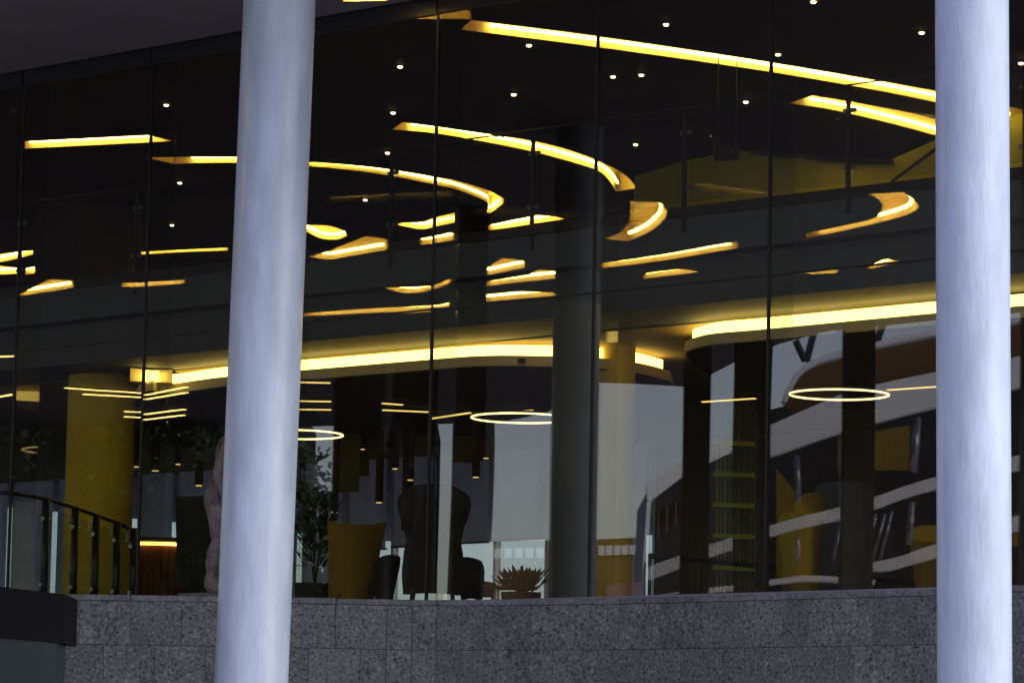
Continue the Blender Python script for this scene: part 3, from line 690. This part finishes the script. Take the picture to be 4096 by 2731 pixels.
for ip, (x, yb, wd, D) in enumerate(((621, 1884, 36, 45), (712, 1858, 26, 46), (795, 1943, 34, 44), (546, 1868, 26, 46), (1516, 2011, 32, 44), (1451, 1798, 22, 47), (1580, 1876, 30, 45), (1641, 1921, 30, 45), (1903, 1910, 32, 44), (1944, 1834, 28, 46), (1338, 2050, 30, 44))):
    b = PD(x, yb, D); r = wd/2*D/FPX; ztop = Z_LIP0-.02
    t = thing('tube_pendant', PEND[ip], 'pendant lamp', b, 'tube pendants')
    L = min(.9, ztop-b.z-.05)
    MB().tube([b+Vector((0, 0, .01)), b+Vector((0, 0, L))], r, 20).build('tube', 'brownfelt', t); autosmooth(t.children[0], 50)
    MB().tube([b, b+Vector((0, 0, .012))], r*.75, 16).build('lens', 'tubelight', t)
    if ztop-b.z-L > .02: MB().tube([b+Vector((0, 0, L)), (b.x, b.y, ztop)], .004, 5).build('cable', 'dark', t)

# ------------------------------------------------------------------ rear glazing, blinds, hanging panels
zt, zb_ = PY(1900, 1735, BACK).z, FLOOR
bays = [PY(x, 2000, BACK).x for x in (-300, -120, 60, 240, 400, 560, 720, 880, 1050, 1222, 1400, 1576, 1760, 1985, 2190, 2400, 2620)]
rw = thing('rear_glazing', 'rear window wall with slim steel mullions behind the lounge', 'window wall', ((bays[0]+bays[-1])/2, BACK, FLOOR))
MB().box((XL, BACK, FLOOR), (bays[0], BACK+.25, Z_UND)).build('wall_panel', 'brownwall', rw)
MB().box((bays[-1], BACK, FLOOR), (XR, BACK+.25, Z_UND)).build('wall_panel', 'brownwall', rw)
MB().box((bays[0], BACK, zt), (bays[-1], BACK+.25, Z_UND)).build('lintel', 'brownwall', rw)
for x in bays: MB().box((x-.02, BACK-.02, FLOOR), (x+.02, BACK+.1, zt)).build('mullion', 'steel', rw)
BL = ['roller blind '+t_ for t_ in ('at the far corner of the rear windows', 'second from the far corner of the rear windows', 'left of the ochre pillar, behind the balustrade', 'behind the left edge of the ochre pillar', 'behind the right edge of the ochre pillar', 'directly above the lit reception counter', 'behind the black partition', 'behind the statue', 'behind the tilted white column', 'right of the tilted column, behind the leafy plant', 'behind the orange chair', 'between orange and charcoal chairs', 'behind the charcoal wing chair', 'behind the ring lamp, half lowered', 'behind the grey pillar', 'right of the slim ochre pillar')]
drop = [2440]*10+[2178, 2178, 2168, 2165, 2440, 2440]
for i, (xa, xb) in enumerate(zip(bays, bays[1:])):
    MB().box((xa+.03, BACK+.02, FLOOR), (xb-.03, BACK+.035, zt)).build('glass_pane', 'backglass', rw)
    zz = PY(1900, drop[i], BACK).z+(.02 if i % 2 else 0) if drop[i] < 2400 else FLOOR+.03
    t = thing('roller_blind', BL[i], 'blind', ((xa+xb)/2, BACK-.08, zz), 'roller blinds on the rear windows')
    MB().box((xa+.075, BACK-.085, zz), (xb-.075, BACK-.082, zt-.01)).build('fabric', 'blind', t)
    MB().box((xa+.045, BACK-.095, zz-.025), (xb-.045, BACK-.073, zz)).build('bottom_bar', 'dark', t)
    MB().tube([(xa+.04, BACK-.09, zt), (xb-.04, BACK-.09, zt)], .035, 10).build('roller', 'dark', t)
struct(MB().box((XL, BACK+1.2, 0), (XR, BACK+22, FLOOR-.35)).build('rear_terrace', 'ground'))
def hang(x0, x1, ybot, D, m_, label):
    a, b = PD(x0, ybot, D), PD(x1, ybot, D); c = (a+b)/2
    t = thing('felt_panel', label, 'hanging panel', (c.x, c.y, c.z), 'felt panels hung from the ceiling')
    n = Vector((FWD.x, FWD.y, 0)).normalized()*.03; z1 = Z_LIP0-.06
    MB().hexa([a-n, b-n, b+n, a+n], [Vector((p.x, p.y, z1)) for p in (a-n, b-n, b+n, a+n)]).build('panel', m_, t)
    for p in (a.lerp(b, .2), a.lerp(b, .8)): MB().tube([(p.x, p.y, z1), (p.x, p.y, Z_LIP0-.012)], .004, 5).build('wire', 'dark', t)
hang(1352, 1436, 1966, 47, 'olive', 'longest olive felt panel left of the tube pendants')
hang(1437, 1475, 1902, 47.3, 'olive', 'narrow olive felt panel beside the longest one')
hang(1476, 1542, 1800, 47.6, 'olive', 'short olive felt panel beside the narrow one')
hang(1660, 1718, 1780, 47, 'olive', 'short olive felt panel beside the glass joint')
hang(1812, 1905, 1848, 47, 'olive', 'olive felt panel behind the charcoal chair')
hang(1906, 1980, 1840, 47.2, 'olive', 'olive felt panel beside the bright window slit')
hang(1325, 1350, 2080, 47, 'brownfelt', 'narrow brown felt panel beside the longest olive one')
hang(1605, 1650, 2120, 48, 'brownfelt', 'long brown felt panel behind the charcoal chair')

# ------------------------------------------------------------------ mezzanine balustrade, parapet, sign
bl = thing('mezzanine_balustrade', 'glass balustrade with steel posts along the mezzanine edge', 'balustrade', (-8, 3, MEZ))
xs = [PY(2745, 840, 2.97).x+2.02*k for k in range(-11, 6)]
for x in xs:
    po = MB().box((x-.02, 2.92, MEZ-.25), (x+.02, 2.948, MEZ+.95)).build('post', 'blacksteel', bl)
    for z in (MEZ+.2, MEZ+.75): MB().tube([(x-.07, 2.955, z), (x+.07, 2.955, z)], .022, 10).build('clamp', 'steel', po)
for a, b in zip(xs, xs[1:]): MB().box((a+.05, 2.95, MEZ+.05), (b-.05, 2.962, MEZ+.92)).build('glass_panel', 'thin', bl)
MB().tube([(xs[0], 2.93, MEZ+.99), (xs[-1], 2.93, MEZ+.99)], .009, 8).build('handrail', 'blacksteel', bl)
Dp = 48
def poly3(pts, D): return [PD(x, y, D) for x, y in pts]
pw = thing('stair_parapet', 'olive yellow stair parapet wall on the mezzanine', 'wall', PD(3100, 900, Dp))
nv = Vector((FWD.x, FWD.y, 0)).normalized()
MB().extr(poly3([(2540, 705), (2750, 640), (2960, 605), (3070, 606), (3300, 628), (3560, 640), (3740, 562), (4200, 420), (4200, 980), (2540, 980)], Dp), nv*.2).build('wall_face', 'yellowwall', pw)
MB().extr(poly3([(3000, 598), (3130, 612), (3300, 628), (3575, 640), (3575, 655), (3300, 642), (3130, 626), (3000, 612)], Dp-.05), nv*.3).build('capping', 'dark', pw)
MB().extr(poly3([(3560, 725), (3742, 588), (3742, 606), (3575, 728)], Dp-.1), nv*.05).build('stair_rail', 'dark', pw)
bw = thing('stair_window', 'small barred window over the dark parapet capping', 'window', PD(3340, 620, Dp+3))
MB().extr(poly3([(3140, 562), (3530, 560), (3530, 628), (3140, 615)], Dp+3), nv*.05).build('pane', 'greycol', bw)
for i in range(11): MB().extr(poly3([(3150+i*36, 556), (3166+i*36, 556), (3166+i*36, 632), (3150+i*36, 632)], Dp+2.9), nv*.06).build('bar', 'dark', bw)
es = PD(2907, 610, 44); sg = thing('exit_sign', 'unlit dark exit sign hanging over the yellow parapet', 'sign', es)
MB().extr(poly3([(2856, 582), (2957, 580), (2957, 636), (2856, 642)], 44), nv*.06).build('case', 'dark', sg)
MB().extr(poly3([(2918, 600), (2932, 600), (2932, 592), (2948, 608), (2932, 624), (2932, 616), (2918, 616)], 43.99), nv*.005).build('arrow', 'greyup', sg)
MB().extr(poly3([(2876, 596), (2884, 596), (2890, 608), (2884, 626), (2878, 626), (2882, 610), (2872, 614)], 43.99), nv*.005).build('running_figure', 'greyup', sg)
for x in (2870, 2944): MB().tube([PD(x, 582, 44.03), PD(x, 582, 44.03)*1.0+Vector((0, 0, ROOF-PD(x, 582, 44.03).z-.01))], .006, 5).build('rod', 'dark', sg)

# ------------------------------------------------------------------ slatted screen, rail, counter, dark partition
sc_ = thing('slatted_screen', 'tall dark slatted screen with yellow shelves behind the right lounge', 'screen', PD(2940, 2480, 43))
MB().extr(poly3([(2862, 1620), (3032, 1620), (3032, 2560), (2862, 2560)], 43.3), nv*.05).build('back_panel', 'yellowwall', sc_)
for y in (1760, 1885, 2008, 2132, 2260): MB().extr(poly3([(2855, y), (3020, y+6), (3020, y+24), (2855, y+18)], 42.85), nv*.25).build('shelf', 'yellowwall', sc_)
rs = random.Random(4)
for i in range(12):
    x = 2858+i*15+rs.uniform(-2, 2); wd = rs.uniform(6, 12)
    MB().extr(poly3([(x, 1610), (x+wd, 1610), (x+wd, 2560), (x, 2560)], 42.96), nv*.03).build('slat', 'dark', sc_)
hrl = thing('handrail_reflection', 'dark tube modelling the handrail reflection that crosses the right lounge', 'handrail', PZ(3100, 2275, 4.1))  # solid rail set indoors in place of a handrail mirrored in the glass
hp = [PZ(x, y, 4.1) for x, y in ((2600, 2222), (2800, 2240), (3060, 2265), (3300, 2288), (3500, 2315), (3660, 2338))]
MB().tube(hp, .03, 10).build('rail', 'blacksteel', hrl, True)
for p in hp: MB().tube([p, (p.x, p.y, FLOOR)], .02, 8).build('post', 'blacksteel', hrl)
cc = PD(625, 2165, 45); ct = thing('reception_counter', 'curved red-brown slatted counter lit under its top', 'counter', (cc.x, cc.y, FLOOR))
rC = .75; zc = PD(625, 2150, 44).z
def arc(r, z, n=40): return [(cc.x+math.cos(a)*r, cc.y+math.sin(a)*r, z) for a in [2*math.pi*i/n for i in range(n)]]
MB().prism(arc(rC, 0), zc-.02, zc+.03).build('counter_top', 'redwood', ct)
MB().prism(arc(rC-.16, 0), FLOOR, zc-.022).build('body', 'redwood', ct)
MB().tube(arc(rC-.1, zc-.045), .02, 8, True).build('led_strip', 'counterlight', ct)
for i in range(48):
    a = 2*math.pi*i/48; p = Vector((cc.x+math.cos(a)*(rC-.15), cc.y+math.sin(a)*(rC-.15), 0))
    MB().tube([(p.x, p.y, FLOOR+.02), (p.x, p.y, zc-.1)], .02, 6).build('slat', 'redwood', ct)
db = thing('black_partition', 'tapered black partition behind the statue', 'partition', PD(770, 2380, 42))
MB().extr(poly3([(700, 1990), (860, 1986), (860, 2560), (712, 2560), (706, 2200)], 42), nv*.5).build('panel', 'seal', db)
MB().extr(poly3([(698, 1984), (862, 1980), (862, 1988), (698, 1992)], 41.98), nv*.54).build('cap', 'dark', db)

# ------------------------------------------------------------------ lounge chairs
ORANGE_P = ((0, .78), (.3, .82), (.6, .88), (.85, .97), (1, 1.0))
EGG_P = ((0, .80), (.2, .84), (.38, .80), (.5, .74), (.62, .80), (.75, .93), (.87, 1.0), (.95, .95), (1, .80))
TUB_P = ((0, .72), (.4, .9), (.8, 1.0), (1, .92))
def prof(P_, v):
    for (a, x), (b, y) in zip(P_, P_[1:]):
        if v <= b: u = (v-a)/(b-a); u = u*u*(3-2*u); return x+(y-x)*u
    return P_[-1][1]
def wing_chair(px, ytop, D, width_px, turn, m_, label, P_=EGG_P, dip=0.0, wrap=1.2, leg='leg', deepf=.9):
    """upright shell chair: curved back and wings, seat cushion, legs; turn 0 = back towards the street camera"""
    top = PD(px, ytop, D); W = width_px*D/FPX; H = top.z-FLOOR
    t = thing('wing_chair', label, 'armchair', (top.x, top.y, FLOOR), 'lounge chairs')
    bd = Vector((-FWD.x, -FWD.y, 0)).normalized(); bd.rotate(Matrix.Rotation(turn, 3, 'Z')); sd = Vector((-bd.y, bd.x, 0))
    NU, NV = 22, 20; vs = []; fs = []
    for layer in (0, 1):
        th = .05*layer
        for j in range(NV+1):
            v = j/NV; wv = W/2*prof(P_, v)-th
            for i in range(NU+1):
                u = -1+2*i/NU; ang = u*wrap
                x = math.sin(ang)/math.sin(wrap)*wv; dep = (1-math.cos(ang))/(1-math.cos(wrap))
                yb = -(W*.5*deepf)*dep*(1-.35*v) - th
                z = FLOOR+.24+(H-.24)*v + dip*v**6*(u*u-.5)*2
                vs.append(Vector((top.x, top.y, 0))+sd*x+bd*(yb+.10*v*v*H)+Vector((0, 0, z)))
    n = (NU+1)*(NV+1)
    for j in range(NV):
        for i in range(NU):
            a = j*(NU+1)+i; fs += [(a, a+1, a+NU+2, a+NU+1), (n+a, n+a+NU+1, n+a+NU+2, n+a+1)]
    for i in range(NU):
        fs += [(i, n+i, n+i+1, i+1)]; a = NV*(NU+1)+i; fs += [(a, a+1, n+a+1, n+a)]
    for j in range(NV):
        a = j*(NU+1); fs += [(a, a+NU+1, n+a+NU+1, n+a)]; a = j*(NU+1)+NU; fs += [(a, n+a, n+a+NU+1, a+NU+1)]
    ob = MB().add(vs, fs).build('shell', m_, t); autosmooth(ob, 60)
    c0 = Vector((top.x, top.y, 0)); w2 = W*.5*P_[0][1]*.8
    q = [c0+sd*a-bd*b for a, b in ((-w2, .06), (w2, .06), (w2*.95, .6), (-w2*.95, .6))]
    bm = MB().prism(q, FLOOR+.28, FLOOR+.43).build('seat_cushion', m_, t)
    bv = bm.modifiers.new('b', 'BEVEL'); bv.width = .045; bv.segments = 3
    if leg == 'pedestal':
        MB().tube([c0-bd*.3+Vector((0, 0, FLOOR+z)) for z in (.02, .28)], .03, 12).build('pedestal', 'steel', t)
        MB().tube([c0-bd*.3+Vector((0, 0, FLOOR+z)) for z in (0, .02)], .26, 24).build('base_plate', 'steel', t)
    else:
        for a in (-1, 1):
            for b in (.1, .5): MB().tube([c0+sd*a*w2*.8-bd*b+Vector((0, 0, FLOOR+.3)), c0+sd*a*w2*.95-bd*b+Vector((0, 0, FLOOR))], [.022, .014], 8).build('leg', 'blacksteel', t)
    return t
wing_chair(1434, 2090, 37, 240, .25, 'orange', 'orange high-backed chair beside the tube pendants', ORANGE_P, .02)
wing_chair(1737, 1950, 35.6, 300, 0, 'charcoal', 'charcoal wing chair with rounded ears in front of the rear blinds', EGG_P, -.03)
wing_chair(1560, 2226, 36.8, 110, .5, 'charcoal', 'small charcoal tub chair between the orange and the charcoal wing chair', TUB_P, -.02)
wing_chair(1868, 2236, 36.4, 130, -.4, 'charcoal', 'small charcoal tub chair right of the charcoal wing chair', TUB_P, -.02)
wing_chair(3240, 1985, 36, 132, .15, 'orange', 'narrow orange chair on a pedestal by the modelled handrail reflection', EGG_P, -.03, 1.2, 'pedestal')
wing_chair(3170, 2060, 38, 120, -.3, 'lime', 'lime green chair behind the narrow orange one', EGG_P, -.02, 1.2, 'pedestal')
wing_chair(3375, 1935, 38.5, 240, 0, 'greyup', 'wide grey high-backed chair behind the mirrored pier', ((0, .9), (.9, 1.0), (.97, .97), (1, .88)), -.015)
wing_chair(3720, 2112, 36.5, 170, -.3, 'orange', 'orange tub chair half hidden by the upright white column', TUB_P, -.03, 1.2, 'pedestal')
tb = PD(1985, 2345, 36); tt = thing('side_table', 'small dark side table right of the charcoal chairs', 'table', (tb.x, tb.y, FLOOR))
MB().tube([(tb.x, tb.y, tb.z-.02), (tb.x, tb.y, tb.z)], .28, 28).build('table_top', 'dark', tt)
MB().tube([(tb.x, tb.y, FLOOR), (tb.x, tb.y, tb.z-.02)], .025, 10).build('stem', 'steel', tt)
MB().tube([(tb.x, tb.y, FLOOR), (tb.x, tb.y, FLOOR+.015)], .2, 24).build('base_plate', 'steel', tt)
def plant(px, py, D, label, n, hgt, wd, seed):
    b = PD(px, py, D); b.z = FLOOR; t = thing('potted_plant', label, 'plant', b, 'potted plants in the lobby'); r = random.Random(seed)
    MB().tube([b+Vector((0, 0, z)) for z in (0, .25, .5)], [.16, .2, .22], 20).build('pot', 'dark', t)
    lv = MB()
    for i in range(n):
        a = r.uniform(0, 6.28); h_ = r.uniform(.2, 1)*hgt; d = Vector((math.cos(a), math.sin(a), r.uniform(.2, 1.4))).normalized()
        p = b+Vector((math.cos(a)*wd*r.random()*.6, math.sin(a)*wd*r.random()*.6, .45+h_)); e = d.cross(Vector((0, 0, 1))).normalized()*r.uniform(.02, .04); L = r.uniform(.12, .26)
        lv.add([p, p+d*L*.5+e, p+d*L, p+d*L*.5-e], [(0, 1, 2, 3)])
    lv.build('foliage', 'leaf', t, False, False)
    for i in range(5):
        a = i*1.26; MB().tube([b+Vector((0, 0, .45)), b+Vector((math.cos(a)*wd*.3, math.sin(a)*wd*.3, .45+hgt*.8))], [.012, .004], 5).build('stem', 'bark', t)
plant(1260, 2300, 39, 'leafy potted plant left of the orange chair', 260, 1.0, .35, 1)
plant(2085, 2330, 40, 'bushy potted plant beside the grey pillar', 140, .2, .4, 2)

# ------------------------------------------------------------------ terrace balustrade, dark cladding box, statue
tb_ = thing('ramp_balustrade', 'glass balustrade with steel posts and curved handrail beside the ochre pillar', 'balustrade', PZ(300, 2030, 4.65).xy.to_3d()+Vector((0, 0, FLOOR)))
ZR = 4.65
posts = [(-60, 1965), (185, 2010), (302, 2044), (386, 2074), (470, 2098), (536, 2122)]
DB = lambda x: 37.7+(x+160)*.0035
pp = [PD(x, y, DB(x)) for x, y in posts]
MB().tube([PD(x, y-6, DB(x)) for x, y in ((-160, 1960), (0, 1972), (100, 1985), (185, 2000), (302, 2036), (386, 2066), (470, 2096), (512, 2118))], .022, 12).build('handrail', 'blacksteel', tb_, True)
dn = (pp[-1]-pp[0]); dn.z = 0; dn.normalize()
for p in pp:
    po = MB().tube([(p.x, p.y, FLOOR), (p.x, p.y, p.z+.03)], .042, 12).build('post', 'blacksteel', tb_, True)
    for z in (FLOOR+.42, p.z-.17): MB().tube([Vector((p.x, p.y, z))-dn*.06, Vector((p.x, p.y, z))+dn*.06], .024, 8).build('clamp', 'steel', po)
    q = Vector((p.x, p.y, p.z-.13)); b = -dn*.12
    MB().tube([q, q+b*.6, q+b, q+b+Vector((0, 0, .12))], .009, 6).build('bracket', 'steel', po)
for a, b in zip(pp, pp[1:]):
    d = (b-a).normalized(); nn = Vector((-d.y, d.x, 0))*.006; a2, b2 = a+d*.05, b-d*.05
    MB().hexa([Vector((p.x, p.y, FLOOR+.05)) for p in (a2-nn, b2-nn, b2+nn, a2+nn)], [Vector((p.x, p.y, p.z-.06)) for p in (a2-nn, b2-nn, b2+nn, a2+nn)]).build('glass_panel', 'thin', tb_)
bx = thing('charcoal_planter', 'charcoal clad box at the end of the granite wall', 'planter', PD(100, 2731, 29.5).xy.to_3d())
f0 = [PD(-260, 2338, 28.6), PD(262, 2386, 30.6)]
zt_ = f0[1].z; zb0 = PD(262, 2570, 30.6).z
fa, fb = Vector((f0[0].x, f0[0].y, 0)), Vector((f0[1].x, f0[1].y, 0)); dd = nv*1.6
MB().hexa([Vector((p.x, p.y, zb0)) for p in (fa, fb, fb+dd*.55, fa+dd)], [Vector((p.x, p.y, zt_)) for p in (fa, fb, fb+dd*.55, fa+dd)]).build('cladding', 'blackbox', bx)
g0, g1 = fa.lerp(fb, -.02)+nv*.08, fa.lerp(fb, .93)+nv*.08
MB().hexa([Vector((p.x, p.y, 0)) for p in (g0, g1, g1+dd*.4, g0+dd*.8)], [Vector((p.x, p.y, zb0-.002)) for p in (g0, g1, g1+dd*.4, g0+dd*.8)]).build('base', 'teal', bx)
MB().hexa([Vector((p.x, p.y, zt_)) for p in (fa-nv*.02, fb-nv*.02, fb+dd*.55, fa+dd)], [Vector((p.x, p.y, zt_+.02)) for p in (fa-nv*.02, fb-nv*.02, fb+dd*.55, fa+dd)]).build('rim', 'blackbox', bx)

sp = PD(870, 2388, 34.4); sp.z = 3.32
st = thing('stone_statue', 'weathered stone statue of a standing figure half hidden by the tilted column', 'statue', sp)
fr_ = Vector((RGT.x, RGT.y, 0)).normalized(); sdv = Vector((FWD.x, FWD.y, 0)).normalized()     # figure faces fr_
def J(f, s_, z): return sp+fr_*(f+max(0, z-.95)*.24)+sdv*s_+Vector((0, 0, z))
V = {}; verts = []; edges = []; rad = []
def jv(n, f, s_, z, r): V[n] = len(verts); verts.append(J(f, s_, z)); rad.append(r)
def lk(*ns):
    for a, b in zip(ns, ns[1:]): edges.append((V[a], V[b]))
jv('pel', 0, 0, .93, (.155, .15)); jv('wst', .015, 0, 1.10, (.12, .115)); jv('chs', -.01, 0, 1.30, (.165, .14)); jv('shl', -.03, 0, 1.43, (.10, .09)); jv('nck', 0, 0, 1.51, (.06, .06)); jv('hd0', .02, 0, 1.59, (.085, .075)); jv('hd1', .03, 0, 1.70, (.095, .085)); jv('hd2', .02, 0, 1.78, (.06, .055))
lk('pel', 'wst', 'chs', 'shl', 'nck', 'hd0', 'hd1', 'hd2')
jv('but', -.075, 0, .88, (.12, .13)); lk('pel', 'but')
for k, s_ in (('a', -1), ('b', 1)):
    jv('hp'+k, -.02, s_*.10, .84, (.115, .11)); jv('th'+k, 0, s_*.11, .66, (.095, .095)); jv('kn'+k, .03+.03*s_, s_*.11, .48, (.066, .066)); jv('cf'+k, -.03+.03*s_, s_*.11, .34, (.068, .066)); jv('an'+k, -.02+.04*s_, s_*.12, .09, (.042, .042)); jv('hl'+k, -.05+.04*s_, s_*.12, .035, (.04, .04)); jv('to'+k, .16+.04*s_, s_*.13, .03, (.034, .045))
    lk('pel', 'hp'+k, 'th'+k, 'kn'+k, 'cf'+k, 'an'+k, 'to'+k); lk('an'+k, 'hl'+k)
    jv('sh'+k, -.03, s_*.17, 1.40, (.07, .07)); jv('el'+k, -.06+.12*(s_ > 0), s_*.25, 1.13, (.05, .05)); jv('wr'+k, .05+.15*(s_ > 0), s_*.22, .93+.1*(s_ > 0), (.034, .034)); jv('pa'+k, .08+.17*(s_ > 0), s_*.21, .86+.1*(s_ > 0), (.036, .028))
    lk('shl', 'sh'+k, 'el'+k, 'wr'+k, 'pa'+k)
    for q, (df, dz) in enumerate(((.02, -.10), (.035, -.105), (.05, -.10), (.062, -.085))):
        jv('f%s%d' % (k, q), .06+df+.17*(s_ > 0), s_*(.21-.01*q), .86+dz+.1*(s_ > 0), (.009, .009)); lk('pa'+k, 'f%s%d' % (k, q))
    jv('t'+k, .13+.17*(s_ > 0), s_*.20, .84+.1*(s_ > 0), (.010, .010)); lk('pa'+k, 't'+k)
jv('nos', .125, 0, 1.655, (.014, .012)); lk('hd1', 'nos')
me = bpy.data.meshes.new('figure'); me.from_pydata([p-sp for p in verts], edges, [])
fo = bpy.data.objects.new('figure', me); col.objects.link(fo); fo.parent = st
sk = fo.modifiers.new('skin', 'SKIN')
for i, r_ in enumerate(rad): me.skin_vertices[0].data[i].radius = r_
me.skin_vertices[0].data[0].use_root = True
sb = fo.modifiers.new('sub', 'SUBSURF'); sb.levels = 2; sb.render_levels = 2
tx = bpy.data.textures.new('chisel', 'CLOUDS'); tx.noise_scale = .09
dm = fo.modifiers.new('chisel', 'DISPLACE'); dm.texture = tx; dm.strength = .05; dm.mid_level = .5
me.materials.append(MT['stone'])
MB().box(tuple(sp+Vector((-.28, -.24, -.262))), tuple(sp+Vector((.28, .24, .018)))).build('base_slab', 'cope', st)
pc = PZ(58, 440, OZ-.0)
dc = PY(58, 440, .5)
cmx = thing('dome_camera', 'small black dome camera near the glass corner', 'camera', dc)
MB().tube([dc+Vector((0, 0, z)) for z in (-.05, -.03, 0, .03)], [.02, .045, .055, .055], 16).build('dome', 'dark', cmx, True)
MB().tube([dc+Vector((0, 0, .03)), (dc.x, dc.y, ROOF)], .012, 8).build('drop_rod', 'dark', cmx)
print('MEZ', MEZ)
